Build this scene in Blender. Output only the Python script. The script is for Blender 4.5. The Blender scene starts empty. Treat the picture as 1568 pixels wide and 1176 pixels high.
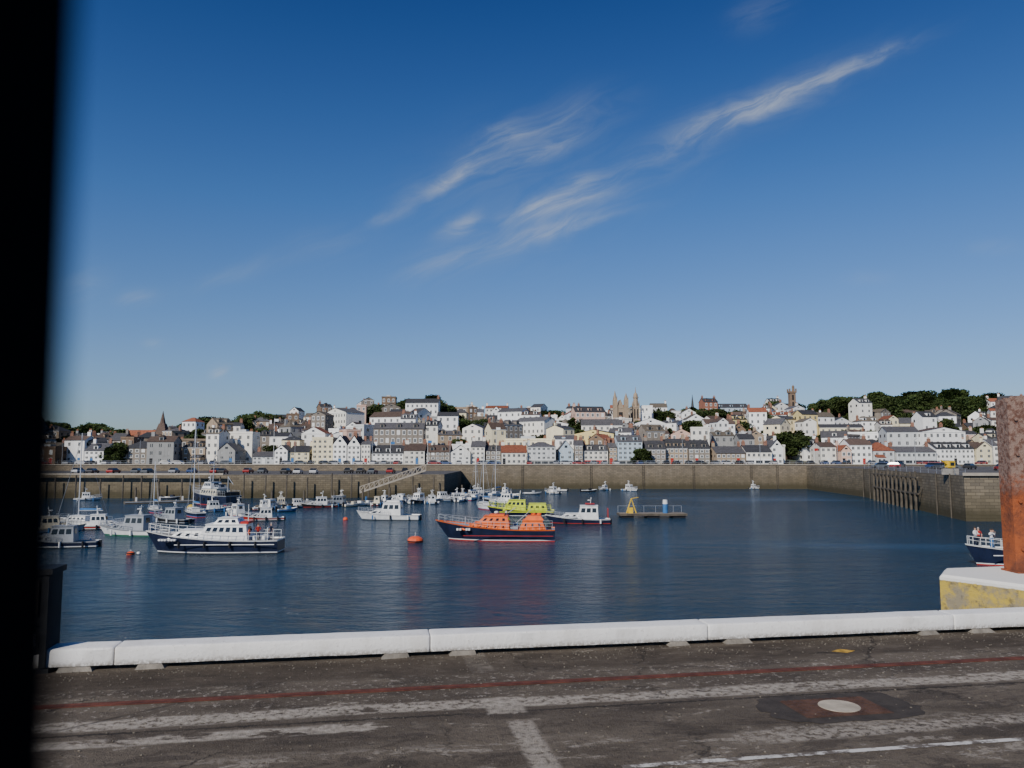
import bpy, math, random
from mathutils import Vector, Matrix, noise as mnoise
random.seed(11)
R=random.random
def U(a,b): return random.uniform(a,b)
sc=bpy.context.scene
F=1230.0; PITCH=math.atan(112/F); CZ=10.0; QZ=7.5
def ray(px,py):
    x=(px-784)/F; y=-(py-588)/F
    return x, math.cos(PITCH)-y*math.sin(PITCH), math.sin(PITCH)+y*math.cos(PITCH)
def W(px,py,z=0.0):
    x,y,zz=ray(px,py); t=(z-CZ)/zz
    return Vector((x*t,y*t,z))
def A(px,py,Y):
    x,y,zz=ray(px,py); t=Y/y
    return Vector((x*t,Y,CZ+zz*t))
# ------------------------------------------------------------------ materials
class NT:
    def __init__(s,nt): s.nt=nt; s.n=nt.nodes; s.l=nt.links
    def link(s,a,b): s.l.new(a,b)
    def put(s,sock,v):
        if v is None: return
        if isinstance(v,bpy.types.NodeSocket): s.l.new(v,sock)
        else:
            try: sock.default_value=v
            except Exception:
                sock.default_value=(v[0],v[1],v[2],1) if len(v)==3 else v
    def m(s,op,a,b=None,c=None,clamp=False):
        n=s.n.new('ShaderNodeMath'); n.operation=op; n.use_clamp=clamp
        s.put(n.inputs[0],a); s.put(n.inputs[1],b); s.put(n.inputs[2],c); return n.outputs[0]
    def noise(s,vec,scale,detail=4,rough=.55,dist=0):
        n=s.n.new('ShaderNodeTexNoise'); s.put(n.inputs['Vector'],vec); n.inputs['Scale'].default_value=scale
        n.inputs['Detail'].default_value=detail; n.inputs['Roughness'].default_value=rough; n.inputs['Distortion'].default_value=dist
        return n.outputs[0]
    def ramp(s,v,a,b):
        n=s.n.new('ShaderNodeMapRange'); n.interpolation_type='SMOOTHSTEP'; s.put(n.inputs[0],v); n.inputs[1].default_value=a; n.inputs[2].default_value=b
        return n.outputs[0]
    def mix(s,f,a,b):
        n=s.n.new('ShaderNodeMix'); n.data_type='RGBA'; s.put(n.inputs[0],f)
        for k,v in ((6,a),(7,b)):
            if isinstance(v,bpy.types.NodeSocket): s.l.new(v,n.inputs[k])
            else: n.inputs[k].default_value=(v[0],v[1],v[2],1)
        return n.outputs[2]
    def coord(s,kind='Object'):
        return s.n.new('ShaderNodeTexCoord').outputs[kind]
    def sep(s,v):
        n=s.n.new('ShaderNodeSeparateXYZ'); s.l.new(v,n.inputs[0]); return n.outputs
    def comb(s,x,y,z):
        n=s.n.new('ShaderNodeCombineXYZ'); s.put(n.inputs[0],x); s.put(n.inputs[1],y); s.put(n.inputs[2],z); return n.outputs[0]
    def mapv(s,v,scale):
        n=s.n.new('ShaderNodeMapping'); s.l.new(v,n.inputs[0]); n.inputs['Scale'].default_value=scale; return n.outputs[0]
    def bump(s,h,st,dist=1.0,normal=None):
        n=s.n.new('ShaderNodeBump'); s.put(n.inputs['Height'],h); s.put(n.inputs['Strength'],st); n.inputs['Distance'].default_value=dist
        if normal is not None: s.l.new(normal,n.inputs['Normal'])
        return n.outputs[0]
def newmat(name):
    m=bpy.data.materials.new(name); m.use_nodes=True
    t=NT(m.node_tree); b=m.node_tree.nodes['Principled BSDF']; return m,t,b
def c3(c,k): return tuple(min(1,x*k) for x in c)
def mat(name,col,rough=.7,amt=.15,scale=2.0,metal=0,spec=.3,bump=0,rnd=0):
    m,t,b=newmat(name)
    v=t.coord(); n=t.noise(v,scale,5,.6)
    f=t.ramp(n,.3,.7)
    c=t.mix(f,c3(col,1-amt),c3(col,1+amt*.6))
    if rnd:
        oi=t.n.new('ShaderNodeObjectInfo').outputs['Random']
        k=t.m('MULTIPLY_ADD',oi,rnd,1-rnd/2)
        h=t.n.new('ShaderNodeHueSaturation'); t.link(c,h.inputs['Color']); t.link(k,h.inputs['Value']); c=h.outputs[0]
    t.link(c,b.inputs['Base Color']); b.inputs['Roughness'].default_value=rough; b.inputs['Metallic'].default_value=metal
    b.inputs['Specular IOR Level'].default_value=spec
    if bump: t.link(t.bump(t.noise(v,scale*6,4),bump,.02),b.inputs['Normal'])
    return m
def wallmat(name,col,amt=.12):
    m,t,b=newmat(name); v=t.coord()
    st=t.noise(t.mapv(v,(1.2,1.2,.15)),1.0,4,.6)
    sp=t.noise(v,.9,4,.6)
    f=t.m('MULTIPLY',t.ramp(st,.35,.75),t.ramp(sp,.3,.7))
    c=t.mix(f,c3(col,1.05),c3(col,1-amt*2))
    oi=t.n.new('ShaderNodeObjectInfo').outputs['Random']
    h=t.n.new('ShaderNodeHueSaturation'); t.link(c,h.inputs['Color']); t.link(t.m('MULTIPLY_ADD',oi,.20,.90),h.inputs['Value'])
    t.link(h.outputs[0],b.inputs['Base Color']); b.inputs['Roughness'].default_value=.85; b.inputs['Specular IOR Level'].default_value=.2
    return m
def stonemat(name,c1,c2,mortar,bw=.9,bh=.4,stain=True,ms=.03):
    m,t,b=newmat(name); v=t.coord('Object'); s=t.sep(v)
    g=t.n.new('ShaderNodeNewGeometry').outputs['Position']; gs=t.sep(g)
    vv=t.comb(t.m('ADD',s[0],s[1]),s[2],0)
    br=t.n.new('ShaderNodeTexBrick'); t.link(vv,br.inputs['Vector']); br.inputs['Scale'].default_value=1
    br.inputs['Color1'].default_value=(*c1,1); br.inputs['Color2'].default_value=(*c2,1); br.inputs['Mortar'].default_value=(*mortar,1)
    br.inputs['Brick Width'].default_value=bw; br.inputs['Row Height'].default_value=bh; br.inputs['Mortar Size'].default_value=ms
    n1=t.noise(v,.25,5,.6); n2=t.noise(t.mapv(v,(.5,.5,.08)),1.5,5,.65)
    c=t.mix(t.m('MULTIPLY',t.ramp(n1,.35,.75),.45),br.outputs['Color'],c3(c1,.45))
    c=t.mix(t.m('MULTIPLY',t.ramp(n2,.5,.8),.5),c,c3(c2,1.5))
    if stain:
        z=t.m('ADD',gs[2],t.m('MULTIPLY',n2,1.6))
        f=t.m('SUBTRACT',1,t.ramp(z,1.6,3.4))
        c=t.mix(t.m('MULTIPLY',f,.85),c,(.030,.030,.020))
        f2=t.m('MULTIPLY',t.m('SUBTRACT',1,t.ramp(z,3.5,6.5)),.45)
        c=t.mix(f2,c,(.10,.082,.045))
    t.link(c,b.inputs['Base Color']); b.inputs['Roughness'].default_value=.9; b.inputs['Specular IOR Level'].default_value=.15
    t.link(t.bump(t.m('ADD',br.outputs['Fac'],t.m('MULTIPLY',n2,-1)),.5,.08),b.inputs['Normal'])
    return m
WALLS={
 'white':wallmat('render_white',(.85,.84,.80)),'offwhite':wallmat('render_offwhite',(.76,.73,.65)),
 'cream':wallmat('render_cream',(.76,.68,.47)),'pale':wallmat('render_pale_grey',(.55,.56,.55)),
 'grey':wallmat('render_grey',(.30,.30,.29)),'pink':wallmat('render_pink',(.62,.42,.33)),
 'tan':wallmat('granite_tan',(.35,.27,.19),.2),'stone':wallmat('granite_grey',(.24,.21,.175),.25),
 'brown':wallmat('granite_brown',(.20,.14,.095),.25),'brick':wallmat('brick_red',(.30,.13,.085),.2),
 'blue':wallmat('render_blue',(.42,.50,.56)),'yellow':wallmat('render_yellow',(.68,.55,.25)),'red':wallmat('shop_red',(.55,.05,.05)),
}
ROOFS=[mat('slate_dark',(.045,.045,.048),.7,.3,1.5,rnd=.5),mat('slate_grey',(.09,.087,.09),.7,.3,1.5,rnd=.5),
       mat('slate_brown',(.10,.068,.052),.8,.3,1.5,rnd=.5),mat('tile_red',(.25,.085,.045),.85,.3,1.5,rnd=.5),mat('slate_lichen',(.12,.10,.075),.85,.3,1.5,rnd=.4)]
GLASS=mat('window_glass',(.025,.03,.038),.15,.4,.3,spec=.5)
FRAME=mat('window_frame_white',(.75,.75,.72),.6)
CHIM=mat('chimney_brick',(.25,.13,.09),.9,.3,2); POT=mat('chimney_pot',(.38,.18,.10),.8)
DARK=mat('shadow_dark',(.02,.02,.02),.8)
BW=mat('boat_white',(.74,.74,.71),.4,.14,1.5,spec=.5); BNAVY=mat('boat_navy',(.012,.018,.045),.35,.3,1,spec=.5)
BORANGE=mat('boat_orange',(.74,.13,.015),.5,.2,1.5); BRED=mat('boat_red',(.40,.03,.02),.5,.2,1)
BYEL=mat('boat_hi_vis_yellow',(.58,.66,.04),.45,.15,1); BYEL2=mat('buoy_yellow',(.70,.46,.03),.5)
BGREY=mat('boat_grey',(.30,.32,.34),.5,.15,1); BDECK=mat('boat_deck',(.30,.29,.26),.8,.2,2); BBLUE=mat('boat_blue',(.05,.16,.36),.4)
BCREAM=mat('boat_cream',(.60,.55,.42),.5); BBLACK=mat('boat_black',(.015,.015,.017),.5); BGREEN=mat('boat_green',(.03,.12,.07),.4)
STEEL=mat('galvanised_steel',(.45,.46,.47),.4,.1,2,metal=.6); ALU=mat('mast_aluminium',(.62,.63,.64),.4,.05,2,metal=.3)
BGLASS=mat('boat_glass',(.012,.016,.02),.08,.2,1,spec=.6)
WOOD=mat('pontoon_timber',(.20,.17,.13),.9,.3,1); PILE=mat('pile_weathered',(.10,.085,.065),.9,.35,.8)
CONC=mat('concrete',(.33,.31,.27),.9,.2,1)
ORB=mat('buoy_orange',(.70,.10,.03),.5)
# ------------------------------------------------------------------ mesh builder
class MB:
    def __init__(s): s.v=[];s.f=[];s.m=[];s.mats=[]
    def mi(s,mt):
        if mt not in s.mats: s.mats.append(mt)
        return s.mats.index(mt)
    def add(s,vs,fs,mt):
        o=len(s.v); s.v+= [tuple(v) for v in vs]; k=s.mi(mt)
        for f in fs: s.f.append(tuple(i+o for i in f)); s.m.append(k)
    def hexa(s,b,t,mt,topmat=None):
        s.add(list(b)+list(t),[(3,2,1,0),(0,1,5,4),(1,2,6,5),(2,3,7,6),(3,0,4,7)],mt)
        s.add(list(t),[(0,1,2,3)],topmat or mt)
    def box(s,x0,x1,y0,y1,z0,z1,mt,topmat=None):
        s.hexa([(x0,y0,z0),(x1,y0,z0),(x1,y1,z0),(x0,y1,z0)],[(x0,y0,z1),(x1,y0,z1),(x1,y1,z1),(x0,y1,z1)],mt,topmat)
    def tube(s,p,q,r0,r1=None,n=6,mt=None):
        r1=r0 if r1 is None else r1; p=Vector(p);q=Vector(q); d=(q-p)
        if d.length<1e-6: return
        d.normalize(); a=d.orthogonal().normalized(); b=d.cross(a)
        vs=[]
        for c,r in ((p,r0),(q,r1)):
            for i in range(n):
                an=2*math.pi*i/n; vs.append(c+a*math.cos(an)*r+b*math.sin(an)*r)
        fs=[(i,(i+1)%n,n+(i+1)%n,n+i) for i in range(n)]+[tuple(range(n-1,-1,-1)),tuple(range(n,2*n))]
        s.add(vs,fs,mt)
    def ell(s,c,r,mt,nu=10,nv=6):
        vs=[];fs=[]
        for j in range(1,nv):
            th=math.pi*j/nv
            for i in range(nu):
                ph=2*math.pi*i/nu
                vs.append((c[0]+r[0]*math.sin(th)*math.cos(ph),c[1]+r[1]*math.sin(th)*math.sin(ph),c[2]+r[2]*math.cos(th)))
        vs.append((c[0],c[1],c[2]+r[2])); vs.append((c[0],c[1],c[2]-r[2])); T=len(vs)-2;Bm=T+1
        for j in range(nv-2):
            for i in range(nu): fs.append((j*nu+i,(j+1)*nu+i,(j+1)*nu+(i+1)%nu,j*nu+(i+1)%nu))
        for i in range(nu):
            fs.append((T,i,(i+1)%nu)); fs.append((Bm,(nv-2)*nu+(i+1)%nu,(nv-2)*nu+i))
        s.add(vs,fs,mt)
    def wins(s,P00,P10,P11,P01,nu,nv,fw,fh,mt,off=.03,v0=0,v1=1,u0=0,u1=1,skip=0):
        P00,P10,P11,P01=map(Vector,(P00,P10,P11,P01))
        n=(P10-P00).cross(P01-P00).normalized()*off
        def bl(u,v): return (P00*(1-u)+P10*u)*(1-v)+(P01*(1-u)+P11*u)*v+n
        for i in range(nu):
            for j in range(nv):
                if skip and R()<skip: continue
                cu=u0+(i+.5)/nu*(u1-u0); cv=v0+(j+.5)/nv*(v1-v0); hu=fw/nu/2*(u1-u0); hv=fh/nv/2*(v1-v0)
                s.add([bl(cu-hu,cv-hv),bl(cu+hu,cv-hv),bl(cu+hu,cv+hv),bl(cu-hu,cv+hv)],[(0,1,2,3)],mt)
    def mesh(s,name):
        me=bpy.data.meshes.new(name); me.from_pydata(s.v,[],s.f)
        for m in s.mats: me.materials.append(m)
        me.polygons.foreach_set('material_index',s.m); me.update(); return me
    def obj(s,name,loc=(0,0,0),rz=0,scale=1):
        return place(s.mesh(name),name,loc,rz,scale)
def place(me,name,loc,rz=0,scale=1):
    o=bpy.data.objects.new(name,me); o.location=loc; o.rotation_euler=(0,0,rz)
    o.scale=(scale,)*3 if not hasattr(scale,'__len__') else scale
    sc.collection.objects.link(o); return o
# ------------------------------------------------------------------ sky
SUN_AZ=math.radians(213); SUN_EL=math.radians(36)
w=bpy.data.worlds.new('World'); sc.world=w; w.use_nodes=True; t=NT(w.node_tree)
bg=w.node_tree.nodes['Background']; bg.inputs['Strength'].default_value=.15
sky=t.n.new('ShaderNodeTexSky'); sky.sky_type='NISHITA'; sky.sun_disc=False; sky.sun_elevation=SUN_EL; sky.sun_rotation=SUN_AZ
sky.air_density=1.0; sky.dust_density=.6; sky.ozone_density=2.2; sky.altitude=0
g=t.coord('Generated'); s=t.sep(g)
yy=t.m('MAXIMUM',s[1],.02)
u=t.m('DIVIDE',s[0],yy); v=t.m('DIVIDE',s[2],yy)
base=t.comb(u,v,0)
wn=t.n.new('ShaderNodeTexNoise'); t.link(base,wn.inputs['Vector']); wn.inputs['Scale'].default_value=11; wn.inputs['Detail'].default_value=6
ws=t.n.new('ShaderNodeSeparateColor'); t.link(wn.outputs['Color'],ws.inputs[0])
u2=t.m('ADD',u,t.m('MULTIPLY_ADD',ws.outputs[0],.05,-.025)); v2=t.m('ADD',v,t.m('MULTIPLY_ADD',ws.outputs[1],.020,-.010))
clouds=[ # px,py,len,wid,angle,amp
 (1240,132,110,6,24,.60),(1220,140,120,16,24,.18),(1140,172,62,9,20,.75),(1325,97,34,5,22,.45),(1060,205,60,14,22,.25),(960,262,110,20,22,.10),
 (712,262,38,7,34,.85),(775,212,36,10,15,.45),(815,236,60,8,20,.40),(870,185,70,15,22,.22),(690,275,30,6,30,.5),(760,250,110,34,24,.08),
 (832,318,50,8,22,.85),(900,300,55,7,15,.30),(890,275,40,5,15,.28),(703,343,26,6,28,.6),(775,374,80,6,18,.50),(870,345,70,7,15,.36),(690,395,70,12,22,.15),(820,345,120,34,20,.07),
 (600,328,26,5,20,.25),(640,300,26,12,25,.12),(350,420,60,7,18,.14),(205,452,24,7,10,.22),(120,440,36,14,20,.14),(333,568,10,6,0,.42),(240,525,14,4,0,.15),(500,375,60,12,15,.08),
 (1160,22,36,14,20,.12),(1330,425,30,5,5,.10),(1530,380,40,6,0,.08)]
tot=None
for (px,py,ln,wd,an,am) in clouds:
    p=A(px,py,1.0); u0=p.x; v0=p.z-CZ; a=math.radians(an); ca,sa=math.cos(a),math.sin(a); la=ln/F*1.15; lb=wd/F*1.9
    du=t.m('SUBTRACT',u2,u0); dv=t.m('SUBTRACT',v2,v0)
    aa=t.m('MULTIPLY_ADD',du,ca/la,t.m('MULTIPLY',dv,sa/la)); bb=t.m('MULTIPLY_ADD',du,-sa/lb,t.m('MULTIPLY',dv,ca/lb))
    e=t.m('POWER',2.71828,t.m('MULTIPLY',t.m('ADD',t.m('MULTIPLY',aa,aa),t.m('MULTIPLY',bb,bb)),-1))
    tot=t.m('MULTIPLY',e,am) if tot is None else t.m('MULTIPLY_ADD',e,am,tot)
a=math.radians(24)
al=t.m('MULTIPLY_ADD',u2,math.cos(a),t.m('MULTIPLY',v2,math.sin(a))); ac=t.m('MULTIPLY_ADD',u2,-math.sin(a),t.m('MULTIPLY',v2,math.cos(a)))
fib=t.noise(t.comb(t.m('MULTIPLY',al,8),t.m('MULTIPLY',ac,36),0),1.0,8,.60,.9)
fib=t.ramp(fib,.30,.72)
cl=t.m('MULTIPLY',tot,t.m('MULTIPLY_ADD',fib,.88,.14),clamp=True)
cl=t.m('MULTIPLY',cl,t.m('GREATER_THAN',s[1],.05))
cr_=t.n.new('ShaderNodeValToRGB'); t.link(s[2],cr_.inputs[0]); e=cr_.color_ramp.elements
stops=[(0.0,(.92,1.12,1.45)),(.08,(.76,1.02,1.52)),(.3,(.45,.83,1.44)),(.52,(.22,.50,1.08)),(1.0,(.2,.5,1.1))]
e[0].position=0; e[1].position=1
for i,(p_,c_) in enumerate(stops):
    el=e[0] if i==0 else (e[-1] if i==len(stops)-1 else e.new(p_)); el.position=p_; el.color=(c_[0]/2,c_[1]/2,c_[2]/2,1)
mx=t.n.new('ShaderNodeMix'); mx.data_type='RGBA'; mx.blend_type='MULTIPLY'; mx.inputs[0].default_value=1
t.link(sky.outputs[0],mx.inputs[6]); t.link(cr_.outputs[0],mx.inputs[7])
t.link(t.mix(t.m('MULTIPLY',cl,.75),mx.outputs[2],(4.0,4.4,4.9)),bg.inputs['Color'])
sd=Vector((math.sin(SUN_AZ)*math.cos(SUN_EL),math.cos(SUN_AZ)*math.cos(SUN_EL),math.sin(SUN_EL)))
L=bpy.data.lights.new('sun','SUN'); L.energy=5.0; L.angle=math.radians(.5); L.color=(1,.94,.85)
lo=bpy.data.objects.new('sun',L); lo.rotation_euler=(-sd).to_track_quat('-Z','Y').to_euler(); lo.location=(0,-20,60); sc.collection.objects.link(lo)
# ------------------------------------------------------------------ camera
cam=bpy.data.cameras.new('camera'); co=bpy.data.objects.new('camera',cam); sc.collection.objects.link(co); sc.camera=co
cam.sensor_width=36; cam.lens=36*F/1568; co.location=(0,0,CZ); co.rotation_euler=(math.pi/2+PITCH,0,0)
cam.clip_start=.01; cam.clip_end=6000
cam.dof.use_dof=True; cam.dof.focus_distance=70; cam.dof.aperture_fstop=5.6
# ------------------------------------------------------------------ water
m,t,b=newmat('harbour_water'); 
g=t.n.new('ShaderNodeNewGeometry').outputs['Position']
big=t.noise(t.mapv(g,(.012,.030,0)),1.0,4,.55,.6)
calm=t.ramp(big,.44,.66)
n1=t.noise(t.mapv(g,(.45,.95,0)),1.0,4,.6,.6); n2=t.noise(t.mapv(g,(1.6,3.2,0)),1.0,4,.65,.4); n3=t.noise(t.mapv(g,(.10,.28,0)),1.0,2,.5,.6)
h=t.m('ADD',t.m('MULTIPLY',n1,.75),t.m('MULTIPLY_ADD',n2,.30,t.m('MULTIPLY',n3,.9)))
st=t.m('MULTIPLY_ADD',calm,-.70,1.0)
b.inputs['Roughness'].default_value=.14; b.inputs['IOR'].default_value=1.33
t.link(t.mix(calm,(.004,.030,.062),(.010,.042,.075)),b.inputs['Base Color'])
t.link(t.bump(h,st,1.9),b.inputs['Normal'])
mb=MB(); mb.add([(-3000,-400,0),(3000,-400,0),(3000,4000,0),(-3000,4000,0)],[(0,1,2,3)],m); mb.obj('water')
# ------------------------------------------------------------------ terrain
prof=[(-600,678),(60,680),(180,694),(240,690),(330,684),(400,680),(470,666),(520,654),(560,645),(700,644),(780,652),(900,655),(1000,653),(1130,654),(1200,651),(1260,647),(1400,642),(1500,641),(1568,635),(2200,640)]
def profy(px):
    for (a,b),(c,d) in zip(prof,prof[1:]):
        if a<=px<=c:
            k=(px-a)/(c-a); k=k*k*(3-2*k); return b+(d-b)*k
    return 650
YR=470
def H(x,y):
    px=784+x/YR*F; zr=A(784,profy(px),YR).z
    if y<288: return QZ
    k=min(1,(y-288)/(YR-288)); k=.75*k+.25*k*k*(3-2*k)
    z=QZ+(zr-QZ)*k+mnoise.noise(Vector((x*.014,y*.02,0)))*3.6*k*(1 if y<440 else .5)
    if y>YR: z-=(y-YR)*.03
    return z
m,t,b=newmat('hill_ground'); v=t.coord()
t.link(t.mix(t.ramp(t.noise(v,.08,5),.4,.6),(.03,.045,.015),(.07,.065,.04)),b.inputs['Base Color']); b.inputs['Roughness'].default_value=.95
mb=MB(); xs=[-520+i*13 for i in range(81)]; ys=[256.0,262,275,288]+[288+i*14 for i in range(1,26)]
vs=[(x,y,H(x,y)) for y in ys for x in xs]; nx=len(xs)
mb.add(vs,[(j*nx+i,j*nx+i+1,(j+1)*nx+i+1,(j+1)*nx+i) for j in range(len(ys)-1) for i in range(nx-1)],m); mb.obj('hill_terrain')
# ------------------------------------------------------------------ harbour walls
GRAN=stonemat('harbour_granite',(.24,.195,.14),(.16,.135,.10),(.085,.073,.055),1.1,.45)
GRAN2=stonemat('pier_granite',(.24,.20,.14),(.14,.12,.09),(.07,.06,.05),1.3,.5)
ROADM=mat('esplanade_asphalt',(.09,.085,.08),.9,.2,.5)
CAP=mat('coping_granite',(.36,.32,.26),.85,.15,1)
def wallprism(name,poly,z0,z1,mt,top,capw=.6):
    mb=MB(); n=len(poly)
    vs=[(x,y,z0) for x,y in poly]+[(x,y,z1) for x,y in poly]
    mb.add(vs,[(i,(i+1)%n,n+(i+1)%n,n+i) for i in range(n)],mt); mb.add(vs[n:],[tuple(range(n))],top)
    return mb
mb=wallprism('x',[(-520,255.5),(520,255.5),(520,262.2),(-520,262.2)],-4,QZ+.02,GRAN,ROADM)
mb.box(-520,520,255.3,255.95,QZ+.02,QZ+.32,CAP)
for px in (800,905,985,1062,1150,1190,1245,1292):
    x=A(px,720,255.4).x
    for q in (-.28,.28): mb.tube((x+q,255.35,-1),(x+q,255.35,QZ+.9),.06,.06,4,PILE)
    for k in range(14): mb.tube((x-.28,255.35,.3+k*.5),(x+.28,255.35,.3+k*.5),.03,.03,4,PILE)
mb.obj('harbour_wall')
mb=MB()
for i in range(190):
    x=-190+i*2.0; mb.tube((x,255.7,QZ+.3),(x,255.7,QZ+1.35),.035,.035,4,BGREY)
for z in (.8,1.33): mb.tube((-190,255.7,QZ+z),(190,255.7,QZ+z),.03,.03,4,BGREY)
mb.obj('esplanade_railing')
mb=wallprism('x',[(-420,196),(-70,198),(-17,203),(-16,255.2),(-420,255.2)],-4,5.7,GRAN2,ROADM)
mb.box(-420,-70,195.8,196.5,5.7,6.1,CAP)
for i in range(24):
    x=-135+i*5+U(-.8,.8); y=198 if x<-70 else 198+(x+70)*5/53; mb.tube((x,y-2.0,-3),(x,y-2.0,5.3+U(-.6,.8)),.2,.2,6,PILE)
mb.obj('stone_pier')
RP=[(71,127),(190,120),(190,255.2),(93,255.2),(89,205)]
mb=wallprism('x',RP,-4,7.1,GRAN2,ROADM)
def lerp2(a,b,s): return (a[0]+(b[0]-a[0])*s,a[1]+(b[1]-a[1])*s)
for k in range(11):
    s_=.22+.46*k/10; x,y=lerp2((89,205),(71,127),s_); mb.tube((x-1.0,y,-3),(x-1.0,y,7.0+U(-.2,.5)),.26,.22,6,PILE)
    mb.tube((x-1.0,y,2.0),(x-.1,y-2,5.2),.12,.12,4,PILE)
for z in (3.2,6.2):
    a=lerp2((89,205),(71,127),.2); c=lerp2((89,205),(71,127),.70); mb.tube((a[0]-1,a[1],z),(c[0]-1,c[1],z),.2,.2,4,PILE)
mb.hexa([(70.6,126.6,7.1),(190,119.5,7.1),(190,120.4,7.1),(71.2,127.4,7.1)],[(70.6,126.6,7.55),(190,119.5,7.55),(190,120.4,7.55),(71.2,127.4,7.55)],CAP)
for s_ in (.02,.12,.82,.92): 
    x,y=lerp2((89,205),(71,127),s_); mb.tube((x-.3,y,-3),(x-.3,y,7.3),.12,.12,5,PILE)
mb.obj('stone_pier')
mb=MB(); 
for i in range(16):
    s_=i/15; x,y=lerp2((89.5,205),(71.8,128),s_); mb.tube((x,y,7.1),(x,y,8.2),.04,.04,4,STEEL)
for z in (7.7,8.2): mb.tube((89.5,205,z),(71.8,128,z),.03,.03,4,STEEL)
mb.obj('pier_railing')
def crane(loc,col,h=6,rz=0):
    mb=MB(); mb.box(-.9,.9,-.9,.9,0,1.0,CONC); mb.tube((0,0,1),(0,0,h*.55),.35,.28,8,col); mb.box(-.6,.6,-.5,.5,h*.5,h*.5+1.1,col)
    mb.wins((-.6,-.5,h*.5),(.6,-.5,h*.5),(.6,-.5,h*.5+1.1),(-.6,-.5,h*.5+1.1),1,1,.7,.5,GLASS)
    mb.tube((0,0,h*.6),(-h*.75,0,h),.2,.1,6,col); mb.tube((0,0,h*.8),(-h*.6,0,h*.86),.05,.05,4,BBLACK); mb.tube((-h*.75,0,h),(-h*.75,0,h*.55),.03,.03,4,BBLACK)
    return mb.obj('harbour_crane',loc,rz)
p=A(1455,722,135); crane((p.x,135,7.1),BYEL2,2.4,.3)
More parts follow.
